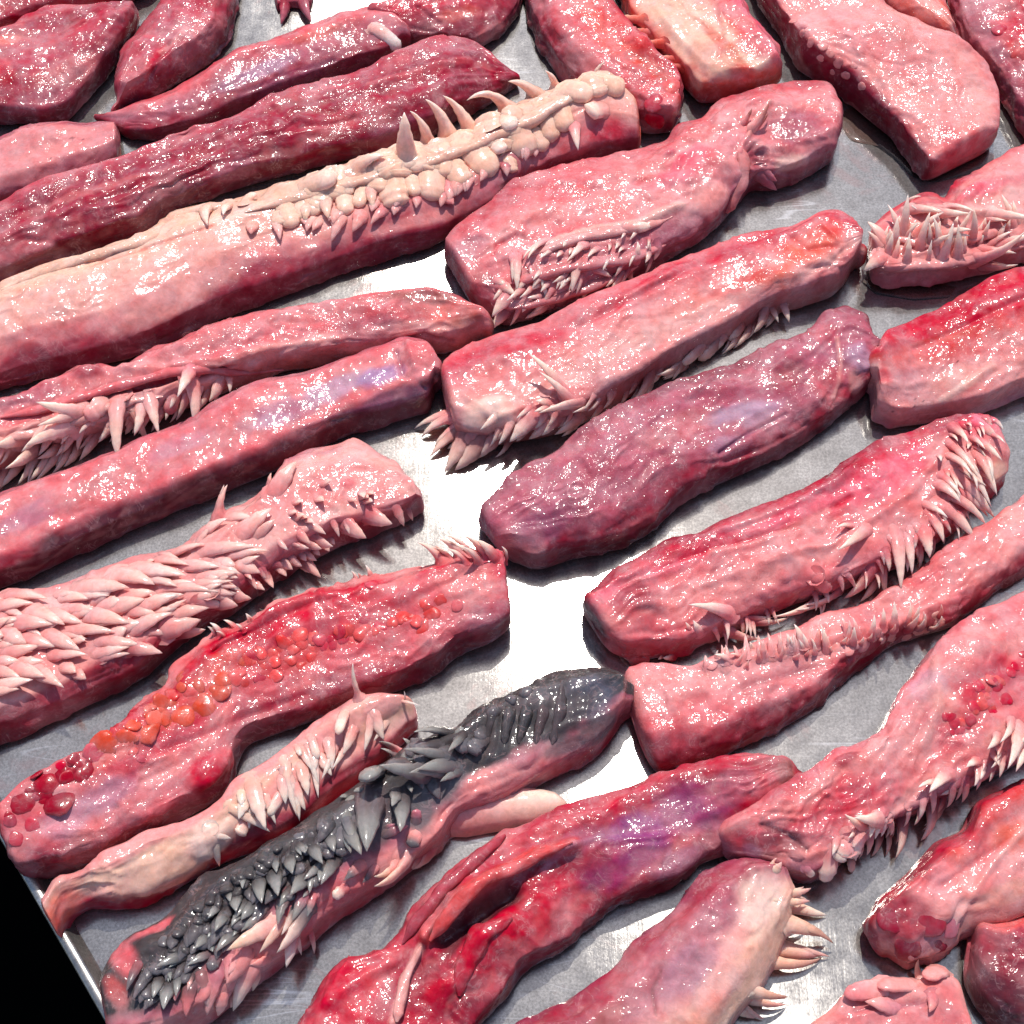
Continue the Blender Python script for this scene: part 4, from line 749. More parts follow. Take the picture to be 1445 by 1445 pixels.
strip('mottled red strip with drooping cream fangs on its near side, lower right',
      [(1012, 1168), (1050, 1146), (1093, 1122), (1143, 1094), (1150, 1077), (1176, 1059), (1200, 1060), (1230, 1040), (1246, 1016), (1273, 965), (1300, 925), (1346, 882), (1396, 858), (1445, 832), (1520, 795)],
      [(1050, 1215), (1085, 1225), (1140, 1243), (1168, 1236), (1196, 1210), (1263, 1163), (1330, 1128), (1390, 1100), (1445, 1068), (1520, 1030)], 46,
      [(0, 'plum'), (.1, 'mauve'), (.24, 'blush'), (.34, 'rose'), (.5, 'red'), (.68, 'pink'), (.85, 'rose'), (1, 'mauve')], n=2.5, style='flesh', dens=1.2, group=G, ends=(7, 4), endcol=('mauve', None), tip='shell',
      patches=[(1290, 1060, 60, 26, 'pale', .5, 0, .7), (1240, 1060, 30, 20, 'blush', .8), (1180, 1130, 60, 28, 'red', .6), (1270, 1105, 60, 12, 'crim', .5), (1090, 1190, 50, 20, 'plum', .6), (1100, 1155, 40, 14, 'dust', .7), (1310, 965, 30, 30, 'lilac', .6), (1190, 1072, 26, 10, 'wine', .8, 2),
               (1400, 950, 60, 34, 'red', .7), (1370, 910, 50, 14, 'dust', .6), (1360, 1010, 26, 20, 'coral', .6), (1340, 1030, 18, 12, 'crim', .5), (1400, 1070, 60, 10, 'pink', .6), (1060, 1200, 16, 12, 'lilac', .5), (1330, 990, 26, 40, 'pale', .6)],
      lines=[([(1180, 1200), (1260, 1150), (1340, 1100), (1430, 1040)], 14, 2.4, 'blush', .6), ([(1320, 930), (1325, 1000), (1300, 1050)], 18, 2.2, 'pale', .5), ([(1075, 1165), (1110, 1175), (1140, 1200)], 10, -2.5, 'plum', .5)],
      nods=beads(11, [(1340, 1040), (1375, 1000), (1410, 960), (1440, 930)], 26, 9, ['red', 'coral', 'crim'], 16) + [(1385, 990, 10, 'coral'), (1370, 1015, 9, 'red'), (1400, 1005, 9, 'crim'), (1380, 970, 8, 'red'), (1420, 985, 11, 'red'), (1348, 1030, 8, 'crim'), (1410, 960, 9, 'coral')],
      paps=row(10, [(1175, 1205), (1250, 1160), (1330, 1112), (1425, 1060)], 26, -14, 18, 12, spread=6, lift=.6) + zz(*Z9, [(830, 580, 688, 538, 78, {'lift': 1.0}), (1120, 390, 975, 455, 72, {'lift': .8}), (1050, 515, 945, 583, 78, {'lift': .8, 'arch': .35}), (1110, 510, 1018, 625, 58, {'dz': -6}), (930, 575, 900, 748, 62, {'dz': -8}), (872, 620, 860, 735, 45, {'dz': -8}), (835, 635, 800, 738, 50, {'dz': -8}),
                    (750, 650, 708, 745, 66, dict(BL, dz=-6)), (690, 690, 645, 752, 80, dict(BL, dz=-4)), (630, 720, 600, 845, 85, dict(BL, dz=-12)), (725, 755, 715, 805, 42, dict(BL, dz=-10)), (1420, 190, 1285, 330, 78, {'lift': 1.0}), (1450, 250, 1345, 338, 72, {'lift': .8}), (1310, 355, 1195, 445, 62, {'dz': -8}), (1240, 400, 1130, 465, 56, {'dz': -6}), (525, 790, 545, 800, 36, dict(BL)), (700, 650, 690, 720, 45, {'lift': .8})]))
strip('orange and rose strip with dark wet cells at its left end, lower right border',
      [(1226, 1290), (1240, 1262), (1280, 1226), (1323, 1178), (1360, 1163), (1376, 1128), (1430, 1097), (1520, 1060)],
      [(1254, 1345), (1284, 1366), (1338, 1350), (1354, 1326), (1393, 1313), (1520, 1270)], 42,
      [(0, 'deep'), (.14, 'pale'), (.35, 'blush'), (.55, 'pink'), (.7, 'coral'), (.82, 'red'), (1, 'wine')], n=2.4, style='flesh', group=G, ends=(6, 4), endcol=('wine', None),
      patches=[(1280, 1300, 50, 40, 'wine', .9), (1260, 1280, 30, 26, 'deep', .6), (1300, 1330, 40, 20, 'mauve', .7), (1430, 1180, 40, 22, 'orange', .8, 1), (1380, 1185, 30, 20, 'red', .6), (1390, 1250, 60, 30, 'blush', .8, 0, .5), (1420, 1260, 60, 16, 'cream', .5, 0, .4), (1320, 1240, 40, 24, 'rose', .7)],
      lines=[([(1350, 1290), (1400, 1220), (1445, 1170)], 12, 2, 'pale', .6), ([(1330, 1250), (1380, 1215), (1420, 1190)], 10, -1.8, 'rose', .5)],
      nods=[(1310, 1300, 26, 'wine', {'sink': .7}), (1340, 1308, 18, 'mauve', {'sink': .7}), (1278, 1340, 20, 'deep', {'sink': .6}), (1258, 1300, 20, 'deep', {'sink': .6}), (1325, 1332, 18, 'wine', {'sink': .7})])
strip('dark lump with a raised red edge in the bottom right corner',
      [(1384, 1296), (1400, 1302), (1440, 1296), (1520, 1270)], [(1370, 1392), (1382, 1414), (1408, 1442), (1520, 1490)], 40,
      [(0, 'plum'), (.25, 'plum'), (.5, 'deep'), (.72, 'wine'), (.85, 'coral'), (1, 'red')], style='flesh', group=G, ends=(6, 4), endcol=('deep', None), skew=.3,
      lines=[([(1392, 1310), (1420, 1318), (1450, 1308)], 10, 2, 'coral', .8)])
strip('pale pink lobed piece cut off by the bottom border at the right',
      [(1148, 1446), (1192, 1398), (1236, 1377), (1290, 1380), (1323, 1362), (1350, 1380), (1361, 1410), (1366, 1450)], [(1140, 1510), (1200, 1540), (1300, 1545), (1372, 1510)], 34,
      [(0, 'mauve'), (.3, 'dust'), (.6, 'dust'), (.8, 'blush'), (1, 'pale')], style='skin', group=G, ends=(4, 4), pale=.15, dark=.15,
      patches=[(1260, 1425, 80, 24, 'dust', .8), (1330, 1400, 30, 30, 'dust', .7)],
      lines=[([(1195, 1410), (1240, 1395), (1290, 1400)], 22, 3, 'blush', .6), ([(1210, 1425), (1260, 1420), (1320, 1415)], 8, -2, 'mauve', .6)],
      paps=zz(*Z9, [(960, 1275, 830, 1305, 95, dict(BL, c1='blush', flat=.4)), (840, 1300, 690, 1335, 85, dict(BL, c1='dust', flat=.35)), (1090, 1215, 1050, 1280, 95, dict(BL, c1='blush', flat=.4)), (1000, 1240, 1000, 1172, 44, {'c1': 'cream', 'dz': 10}), (900, 1375, 760, 1365, 80, {'c1': 'blush', 'flat': .4}), (1060, 1350, 1030, 1400, 60, {'c1': 'blush'})]))
strip('mauve and cream strip at the bottom with pale spines pointing right from its end',
      [(680, 1490), (715, 1448), (782, 1420), (865, 1363), (892, 1328), (945, 1286), (963, 1266), (983, 1240), (1013, 1217), (1040, 1211), (1094, 1221)],
      [(880, 1640), (960, 1560), (1020, 1475), (1043, 1436), (1060, 1416), (1080, 1393), (1100, 1356), (1111, 1330), (1118, 1300), (1122, 1280)], 46,
      [(0, 'mauve'), (.1, 'cream'), (.3, 'cream'), (.45, 'pale'), (.6, 'mauve'), (.8, 'wine'), (1, 'purple')], n=2.4, style='skin', dens=0.9, group=G, ends=(4, 5), endcol=(None, 'shell'),
      patches=[(1070, 1270, 50, 40, 'shell', .8, 0, .9), (1080, 1330, 50, 20, 'cream', .9, 0, .4), (1010, 1290, 60, 30, 'mauve', .8, 0, 1), (970, 1370, 60, 30, 'violet', .6), (1020, 1390, 50, 24, 'pale', .7), (880, 1410, 60, 30, 'wine', .6), (920, 1350, 40, 16, 'mauve', .7), (1040, 1225, 26, 14, 'mauve', .6), (1000, 1430, 50, 24, 'salmon', .4), (860, 1440, 40, 16, 'brown', .5)],
      lines=[([(935, 1370), (920, 1400), (925, 1430)], 6, -1.6, 'plum', .5), ([(900, 1345), (960, 1300), (1010, 1260)], 12, 1.6, 'wine', .4)],
      paps=zz(*Z9, [(470, 950, 612, 985, 62, {'dz': -8, 'c0': 'cream', 'c1': 'shell'}), (470, 1020, 612, 1076, 75, {'dz': -14, 'c0': 'cream', 'c1': (196, 148, 132)}), (430, 1140, 598, 1148, 80, {'dz': -14, 'c0': 'cream', 'c1': 'pale'}), (410, 1190, 590, 1165, 55, {'dz': -18, 'c0': 'cream', 'c1': (196, 148, 132)}), (310, 1310, 445, 1330, 52, {'dz': -14, 'c0': 'cream', 'c1': (196, 148, 132)}), (300, 1345, 440, 1362, 50, {'dz': -18, 'c0': 'cream', 'c1': 'pale'}),  # brownish tips: shade painted into the spine colour
                    (470, 890, 545, 870, 40, {'dz': -4, 'c0': 'cream', 'c1': 'pale'}), (260, 1400, 310, 1420, 40, {'dz': -14, 'c0': 'cream', 'c1': 'pale'}), (400, 790, 420, 760, 40, {'dz': 3, 'c0': 'cream', 'c1': 'pale'}), (460, 930, 540, 925, 34, {'dz': -6, 'c0': 'cream', 'c1': 'pale'})]))
strip('blood red strip with a pink fold over a dark hollow, bottom centre',
      [(395, 1490), (430, 1420), (480, 1354), (520, 1352), (560, 1325), (580, 1270), (605, 1258), (632, 1240), (669, 1202), (715, 1177), (765, 1157), (842, 1127), (882, 1113), (922, 1093), (963, 1083), (1046, 1071), (1110, 1070), (1134, 1084)],
      [(590, 1560), (640, 1480), (682, 1433), (722, 1396), (742, 1364), (789, 1340), (835, 1303), (875, 1270), (920, 1255), (963, 1240), (985, 1215), (1020, 1200), (1080, 1160), (1132, 1110)], 44,
      [(0, 'plum'), (.12, 'wine'), (.35, 'crim'), (.55, 'wine'), (.75, 'red'), (1, 'wine')], n=2.4, style='flesh', group=G, ends=(4, 5), endcol=(None, 'brown'),
      patches=[(980, 1140, 70, 44, (150, 66, 108), .9, 0, .8), (900, 1180, 60, 40, (140, 70, 124), .85), (870, 1220, 70, 30, (150, 60, 100), .8), (820, 1190, 60, 22, 'lilac', .35), (1030, 1110, 50, 30, 'mauve', .8), (1110, 1090, 26, 20, 'brown', .8), (690, 1275, 60, 18, 'plum', 1, -5), (640, 1320, 40, 18, 'plum', .8, -3), (720, 1310, 40, 30, 'crim', .8, 2), (500, 1400, 60, 40, 'crim', .9), (560, 1420, 50, 30, 'wine', .7),  # plum dents paint the hollow's shadow darker too
               (650, 1420, 40, 30, 'deep', .7), (690, 1390, 30, 20, 'rose', .6), (780, 1170, 60, 12, 'rose', .7), (840, 1210, 60, 16, 'wine', .6), (960, 1215, 50, 16, 'violet', .6)],
      lines=[(zl(*Z8, [(980, 690), (820, 740), (680, 800), (590, 850), (510, 905), (440, 990), (365, 1080)]), 26, 10, 'coral', .8), (zl(*Z8, [(700, 640), (560, 760), (430, 870), (330, 1000)]), 20, 2.5, 'wine', .5), (zl(*Z8, [(720, 890), (600, 950), (500, 1010), (430, 1070)]), 38, -11, 'plum', .95),  # black-purple groove; plum also paints part of its shadow
             (zl(*Z8, [(335, 1120), (300, 1190), (268, 1260), (245, 1360), (220, 1440)]), 13, 3, 'pale', .9), (zl(*Z8, [(560, 1100), (520, 1200), (500, 1300), (460, 1420)]), 14, -2.5, 'deep', .5), (zl(*Z8, [(1100, 640), (950, 720), (850, 800)]), 10, 1.6, 'lilac', .4), (zl(*Z8, [(200, 1180), (60, 1260), (-60, 1360)]), 18, 2.5, 'crim', .6)],
      tubes=[(zl(*Z8, [(980, 680), (820, 735), (680, 795), (590, 845), (510, 900), (440, 985), (365, 1085)]), [4, 7, 9, 10, 11, 11, 8], 'coral', 'flesh_fold'), (zl(*Z8, [(335, 1115), (300, 1190), (268, 1260), (245, 1360), (220, 1440)]), [4, 5, 6, 7, 7], 'pale', 'tendon'), (zl(*Z8, [(690, 650), (560, 760), (440, 880), (320, 1010), (260, 1110)]), [6, 8, 9, 9, 6], 'wine', 'flesh_fold'), (zl(*Z8, [(720, 1000), (600, 1070), (530, 1180), (500, 1330)]), [7, 13, 14, 9], 'crim', 'flesh_fold')])
strip('strip with a charcoal skin of overlapping scales and horns, pink underneath, lower left',
      [(149, 1365), (157, 1340), (187, 1316), (227, 1294), (275, 1232), (327, 1213), (367, 1193), (410, 1170), (433, 1150), (482, 1123), (522, 1092), (549, 1068), (605, 1030), (645, 1023), (655, 1005), (685, 992), (725, 976), (749, 962), (782, 943), (825, 939), (862, 942), (884, 962)],
      [(172, 1475), (200, 1480), (280, 1452), (310, 1428), (333, 1406), (403, 1353), (443, 1323), (482, 1290), (542, 1250), (582, 1223), (627, 1190), (640, 1160), (669, 1143), (715, 1133), (772, 1096), (815, 1078), (848, 1056), (884, 1012)], 46,
      [(0, 'wine'), (.08, 'dust'), (.25, 'pink'), (.34, 'mauve'), (.42, 'char'), (.9, 'char'), (.95, 'pink'), (1, 'red')], n=2.5, style=(2.0, 1.4, .5, .3, .8), dens=1.2, group=G, ends=(5, 6), endcol=('rose', 'smoke'), pale=.06, dark=.2, tip='grey', wk=1.1, papk={'flat': .5, 'arch': .14},
      patches=[(172, 1350, 20, 40, 'rose', .9), (165, 1400, 14, 30, 'coral', .6), (215, 1310, 40, 10, 'rose', .9), (780, 1000, 90, 50, 'smoke', .9, 0, .5), (830, 990, 50, 40, (92, 92, 108), .8, 0, .5), (760, 1090, 50, 16, 'rose', .8), (690, 1100, 50, 20, 'pink', .9, 1), (660, 1060, 50, 30, 'char', .8), (600, 1180, 36, 24, 'blush', .8), (560, 1220, 40, 20, 'pale', .7), (470, 1260, 50, 22, 'rose', .7), (380, 1350, 60, 24, 'blush', .8), (310, 1410, 40, 20, 'blush', .7), (820, 1060, 30, 12, 'mauve', .7), (250, 1380, 50, 36, 'char', .9), (320, 1300, 70, 34, 'char', .9), (420, 1220, 60, 34, 'char', .9), (520, 1160, 60, 40, 'smoke', .9), (590, 1150, 30, 26, 'smoke', .9), (620, 1100, 40, 40, 'smoke', .9), (725, 1020, 40, 30, 'char', .8), (850, 1030, 40, 26, 'smoke', .85), (800, 1050, 40, 16, 'smoke', .7), (790, 1010, 70, 40, 'char', .8)],  # smoke and blue-grey at the far end paint a bluish haze
      lines=[([(722, 985), (716, 1020), (708, 1060)], 12, 2, None), ([(742, 975), (738, 1010), (735, 1050)], 9, 1.4, None), ([(762, 965), (760, 1000), (762, 1040)], 9, 1.2, None), ([(785, 965), (785, 1000), (790, 1035)], 9, 1.0, None), ([(806, 960), (808, 990), (808, 1025)], 9, .9, None), ([(828, 960), (830, 990), (825, 1020)], 8, .8, None), ([(700, 1000), (698, 1040), (690, 1070)], 12, 2, None)],
      tubes=[([(x0, 975 - (x0 - 720) * .2), (x0 - 4, 1005), (x0 - 12, 1050)], [6, 9, 5], 'char', 'skin_fold') for x0 in (700, 722, 745, 768, 792)],
      nods=zd(*ZC, [(1330, 165, 44, 'grey'), (1160, 240, 32, 'smoke'), (1240, 240, 28, 'smoke'), (1020, 340, 34, 'char'), (370, 860, 32, 'char'), (440, 780, 30, 'char'), (250, 950, 40, 'smoke'), (530, 830, 36, 'char'), (270, 860, 26, 'char'), (380, 945, 26, 'smoke'), (660, 690, 32, 'char'), (590, 740, 26, 'char'), (800, 620, 26, 'char'), (500, 560, 30, 'char'), (640, 540, 32, 'char'), (700, 450, 30, 'char'), (430, 700, 26, 'char'), (160, 1080, 34, 'char'), (880, 430, 34, 'char'), (300, 1010, 24, 'char'), (470, 640, 26, 'char'), (570, 640, 26, 'char')])
      + zd(*ZD, [(455, 845, 48, 'grey'), (270, 1030, 42, 'grey'), (420, 975, 40, 'grey'), (1060, 345, 70, 'smoke', {'squash': .8}), (1270, 320, 85, 'smoke', {'squash': .8}), (1200, 395, 52, 'grey', {'squash': .8}), (1425, 250, 65, 'smoke', {'squash': .8}), (1330, 440, 75, 'smoke'), (870, 540, 80, 'grey'), (120, 1110, 34, 'smoke')])
      + zd(*Z8, [(770, 40, 32, 'smoke', {'squash': .8}), (720, 70, 28, 'smoke', {'squash': .8})]),
      paps=row(17, [(210, 1400), (280, 1330), (350, 1270), (430, 1210), (500, 1160)], 34, -9, 26, 17, spread=20, lift=.2, c1='smoke') + row(27, [(220, 1390), (290, 1320), (360, 1260), (440, 1205), (500, 1165)], 34, -6, 20, 17, spread=20, blunt=True, flat=.5, lift=.15, c1='smoke') + row(18, [(230, 1350), (300, 1270), (370, 1225), (440, 1180)], 36, -3, 14, 14, spread=9, lift=.15, blunt=True, c1='char') + row(19, [(560, 1090), (600, 1060), (650, 1040), (690, 1020)], 12, -18, 14, 22, spread=10, blunt=True, c1='smoke') + zz(*ZC, [(1365, 235, 1402, 350, 85, {'lift': .6}), (1255, 305, 1332, 455, 95, {'lift': .7}), (1160, 300, 1185, 380, 65, {'lift': .6}), (1095, 385, 1130, 535, 90, {'lift': .6}), (1420, 390, 1295, 605, 88, {'lift': .6}), (1255, 465, 1245, 635, 66, {'lift': .5}), (1215, 500, 1115, 655, 105, {'lift': .6}), (990, 510, 1050, 665, 100, {'lift': .7}), (890, 545, 952, 705, 95, {'lift': .7}), (1070, 640, 1005, 835, 78, {'lift': .5}), (1205, 625, 1088, 785, 76, {'lift': .5}),
                    (735, 660, 772, 785, 85, {'lift': .6}), (665, 760, 628, 905, 85, {'lift': .5}), (870, 700, 800, 855, 85, {'lift': .5}), (935, 760, 815, 905, 76, {'lift': .4}), (550, 910, 465, 1035, 76, {'lift': .5}), (560, 965, 592, 1045, 52, {'lift': .5}), (735, 880, 615, 1045, 86, {'lift': .5}), (395, 1040, 232, 1118, 76, {'lift': .5}), (575, 1040, 415, 1128, 66, {'lift': .4}), (285, 1250, 258, 1435, 95, {'lift': .5}), (345, 1170, 338, 1335, 64, {'lift': .5}), (165, 1140, 60, 1360, 80, {'lift': .4, 'c1': 'smoke'}), (450, 900, 440, 1000, 60, {'c1': 'smoke'}), (820, 600, 830, 690, 60, {'c1': 'smoke'}), (780, 780, 740, 870, 70), (180, 1300, 120, 1440, 80, {'c1': 'smoke'}),
                    (1000, 840, 675, 1035, 115, {'lift': .6, 'c0': 'pale', 'c1': 'cream'}), (1225, 730, 975, 985, 105, {'lift': .6, 'c0': 'smoke', 'c1': 'shell'}), (1135, 915, 1078, 1135, 84, {'lift': .8, 'c1': 'shell'}), (1470, 590, 1375, 640, 70, dict(BL, c1='shell')), (815, 1045, 640, 1230, 110, {'c1': 'blush'}), (850, 1110, 685, 1395, 125, {'c1': 'shell'}), (610, 1140, 525, 1425, 115, {'c1': 'blush'}), (490, 1190, 525, 1405, 86, {'c1': 'pale'}), (960, 1080, 830, 1090, 80, {'c1': 'blush'}), (640, 1330, 600, 1440, 80, {'c1': 'pale'}), (420, 1260, 380, 1440, 90, {'c1': 'dust'})])
      + zz(*ZD, [(1110, 400, 915, 535, 95, {'lift': 1.0}), (1140, 590, 850, 605, 80, {'lift': 1.0}), (1140, 630, 885, 648, 110, {'lift': .9}), (975, 680, 655, 770, 125, {'lift': 1.0}), (640, 670, 610, 800, 150, dict(BL, lift=.8)), (590, 880, 535, 1160, 165, {'lift': .8}), (450, 1060, 492, 1285, 118, {'lift': .8}), (770, 805, 718, 935, 86, {'lift': .9}), (555, 790, 500, 830, 90), (790, 540, 720, 575, 80, {'lift': .9}), (890, 1110, 862, 1195, 90, dict(BL, c1='smoke')), (900, 1000, 905, 930, 70, dict(BL, c1='mauve')),
                 (850, 1260, 560, 1392, 110, {'lift': .9, 'c1': 'cream', 'hook': -.12}), (1010, 1210, 875, 1335, 90, {'dz': -6, 'c1': 'shell'}), (1010, 745, 1062, 870, 90, {'c1': 'smoke'}), (535, 1300, 400, 1410, 76, {'c1': 'smoke'}), (680, 1090, 845, 1035, 66, {'c1': 'mauve'})])
      + [(655, 1170, 800, 1134, 62, {'blunt': True, 'c0': 'blush', 'c1': 'shell', 'dz': 0, 'arch': -.06, 'flat': .75, 'name': 'tongue_lobe'})])
strip('cream strip with smooth waxy folds and drop shaped horns, left of the charcoal strip',
      [(64, 1272), (83, 1240), (117, 1230), (167, 1203), (207, 1172), (277, 1160), (320, 1130), (337, 1102), (390, 1068), (420, 1045), (443, 1022), (482, 997), (505, 985), (542, 980), (570, 983)],
      [(88, 1326), (95, 1298), (125, 1277), (160, 1283), (207, 1273), (267, 1240), (317, 1213), (393, 1186), (440, 1155), (482, 1118), (519, 1088), (560, 1055), (584, 1030)], 42,
      [(0, 'deep'), (.12, 'wine'), (.2, 'pale'), (.4, 'cream'), (.6, 'cream'), (.78, 'blush'), (.92, 'pink'), (1, 'wine')], n=2.2, style='smooth', group=G, ends=(3, 5), endcol=('salmon', 'blush'), tip='shell', pale=.08, dark=.08, wk=.66, papk={'flat': .45, 'arch': .12},
      patches=[(85, 1290, 40, 30, 'salmon', .9, 0, .5), (230, 1235, 80, 36, 'cream', .9, 2.5, .25), (300, 1185, 40, 26, 'shell', .8, 2, .25), (200, 1190, 60, 12, 'pink', .7, 0, .8), (400, 1110, 50, 26, 'blush', .8, 1.5, .3), (470, 1040, 60, 26, 'pink', .8, 0, .4), (540, 1000, 40, 18, 'blush', .8, 1.5, .3), (500, 1085, 60, 9, 'deep', .9), (545, 1055, 50, 9, 'deep', .9), (460, 1115, 40, 8, 'deep', .9), (95, 1250, 30, 10, 'deep', .5, 0, 1)],
      lines=[([(180, 1225), (178, 1250), (184, 1275)], 8, -.7, 'pale', .3), ([(270, 1190), (285, 1210), (300, 1222)], 8, -.6, None), ([(345, 1150), (355, 1175), (375, 1190)], 8, -.8, None), ([(90, 1265), (82, 1295), (85, 1320)], 14, -.6, 'coral', .5), ([(520, 1072), (470, 1100), (430, 1150)], 12, -1.5, 'deep', .8)],
      paps=row(22, [(330, 1135), (400, 1095), (460, 1050), (530, 1005)], 14, 2, 34, 24, spread=8, lift=.2) + [(509, 984, 498, 935, 29, {'dz': 22})] + zz(*ZD, [(600, 290, 540, 545, 105, {'lift': .3}), (420, 270, 360, 430, 130, dict(BL, lift=.5)), (355, 490, 245, 735, 90, {'lift': .3}), (190, 440, 232, 590, 95, dict(BL)), (205, 580, 222, 835, 90, {'lift': .3}), (20, 600, 78, 965, 110, {'lift': .3, 'hook': .1}), (810, 190, 930, 220, 36, {'dz': 6}), (825, 185, 820, 120, 28, {'dz': 6}), (90, 490, 110, 560, 70, dict(BL)), (440, 480, 330, 660, 70, {'lift': .5}), (700, 330, 600, 470, 70, {'lift': .4})])
      + zz(*Z7, [(1170, 340, 1255, 570, 90, {'lift': .3, 'hook': -.15}), (1070, 430, 1120, 600, 120, {'lift': .6}), (980, 525, 1140, 625, 66, {'lift': .3}), (890, 620, 918, 750, 80, {'lift': .3}), (930, 650, 975, 655, 40), (1290, 240, 1340, 440, 60, {'lift': .3}), (1040, 600, 1000, 640, 90, dict(BL)), (1190, 470, 1130, 560, 70, dict(BL))]))
strip('red strip studded with orange and ruby gland beads, small spines at its square right end',
      [(8, 1135), (33, 1104), (110, 1060), (167, 1030), (187, 1000), (227, 970), (250, 940), (295, 892), (347, 873), (393, 849), (449, 826), (482, 822), (525, 803), (609, 794), (639, 786), (690, 776), (706, 778)],
      [(38, 1238), (60, 1236), (100, 1226), (150, 1210), (200, 1180), (243, 1156), (290, 1130), (325, 1103), (333, 1073), (345, 1045), (443, 1010), (500, 985), (565, 968), (615, 946), (649, 919), (695, 903), (717, 884)], 42,
      [(0, 'plum'), (.12, 'wine'), (.3, 'rose'), (.48, 'red'), (.62, 'rose'), (.78, 'crim'), (.9, 'pink'), (1, 'wine')], n=2.6, style='flesh', dens=1.2, group=G, ends=(5, 3), endcol=('deep', 'dust'), tip='shell',
      patches=[(660, 830, 50, 44, 'pink', .8, 0, .9), (590, 870, 60, 40, 'rose', .6), (690, 870, 40, 26, 'mauve', .6), (370, 890, 90, 14, 'crim', .9, -1.5), (300, 960, 60, 30, 'salmon', .6), (420, 925, 80, 22, 'coral', .6), (500, 895, 50, 20, 'coral', .6), (150, 1120, 50, 22, 'violet', .7), (90, 1160, 40, 26, 'lilac', .5), (230, 1085, 40, 20, 'pink', .7), (290, 1085, 34, 24, 'crim', .9, 4), (320, 1070, 16, 30, 'crim', .8, 2), (100, 1200, 80, 16, 'deep', .7), (240, 1130, 60, 16, 'red', .7), (420, 990, 100, 14, 'wine', .7), (240, 1000, 60, 26, 'coral', .6), (460, 860, 70, 12, 'crim', .6), (560, 820, 40, 14, 'pink', .5), (170, 1050, 60, 20, 'salmon', .6), (60, 1115, 60, 34, 'dust', .7), (300, 1030, 60, 14, 'pink', .7), (480, 960, 70, 12, 'mauve', .6)],
      lines=[([(230, 1060), (290, 1035), (350, 1010), (430, 980)], 12, -1.8, 'red', .6), ([(300, 915), (360, 885), (440, 850), (500, 840)], 12, -2, 'crim', .7), ([(240, 945), (295, 898), (350, 878), (440, 832)], 14, 2, 'pink', .7)],
      nods=beads(16, [(25, 1150), (70, 1105), (150, 1052), (220, 1005), (290, 965), (370, 930), (440, 905), (520, 888), (610, 862)], 95, 10, [(160, 32, 48), (166, 36, 50), 'orange', 'orange', 'orange', 'coral', 'coral', 'red', 'coral'], 13, squash=.24, sink=.6) + zd(*Z7, [(190, 430, 55, (168, 34, 50)), (240, 500, 70, (160, 30, 46)), (90, 500, 66, (160, 32, 48)), (345, 385, 38, (168, 34, 50)), (258, 350, 24, 'crim'), (140, 600, 36, 'red'), (75, 660, 36, 'red'), (410, 312, 52, 'red'), (440, 265, 56, 'orange'), (520, 240, 48, 'orange'), (615, 205, 54, 'orange'), (690, 92, 48, 'orange'), (780, 130, 58, 'orange'), (860, 85, 58, 'orange'), (930, 35, 46, 'orange'), (655, 150, 40, 'salmon'), (600, 320, 28, 'red'), (50, 580, 30, 'wine'), (150, 480, 26, 'wine'), (730, 50, 40, 'coral'), (800, 40, 40, 'coral'), (560, 290, 24, 'coral')])
      + zd(*Z4, [(1205, 1280, 34, 'coral'), (1280, 1288, 28, 'coral'), (1050, 1350, 44, 'coral'), (1160, 1358, 30, 'coral'), (1235, 1345, 30, 'coral'), (1100, 1420, 30, 'red'), (1000, 1400, 38, 'coral'), (1360, 1250, 36, 'red'), (1320, 1340, 26, 'coral'), (940, 1430, 40, 'orange')])
      + zd(*Z5, [(380, 1150, 42, 'coral', {'squash': .3}), (260, 1160, 38, 'coral', {'squash': .3}), (100, 1225, 50, 'coral', {'squash': .35}), (30, 1240, 36, 'coral', {'squash': .35}), (130, 1030, 34, 'red', {'squash': .3}), (490, 1120, 30, 'rose', {'squash': .3})]),
      paps=zz(*Z5, [(410, 905, 318, 848, 70, {'dz': 12}), (500, 895, 408, 833, 78, {'dz': 14}), (540, 880, 438, 818, 55, {'dz': 16}), (600, 900, 517, 823, 66, {'dz': 16}), (640, 910, 568, 838, 60, {'dz': 14}), (580, 920, 480, 860, 50, {'dz': 8}), (120, 975, 100, 945, 30, {'dz': 5}), (60, 1000, 40, 970, 30, {'dz': 5})])
      + zz(*Z4, [(930, 1235, 888, 1190, 45, {'dz': 7}), (990, 1205, 945, 1178, 34, {'dz': 5}), (1060, 1180, 1040, 1150, 30, {'dz': 5})]))
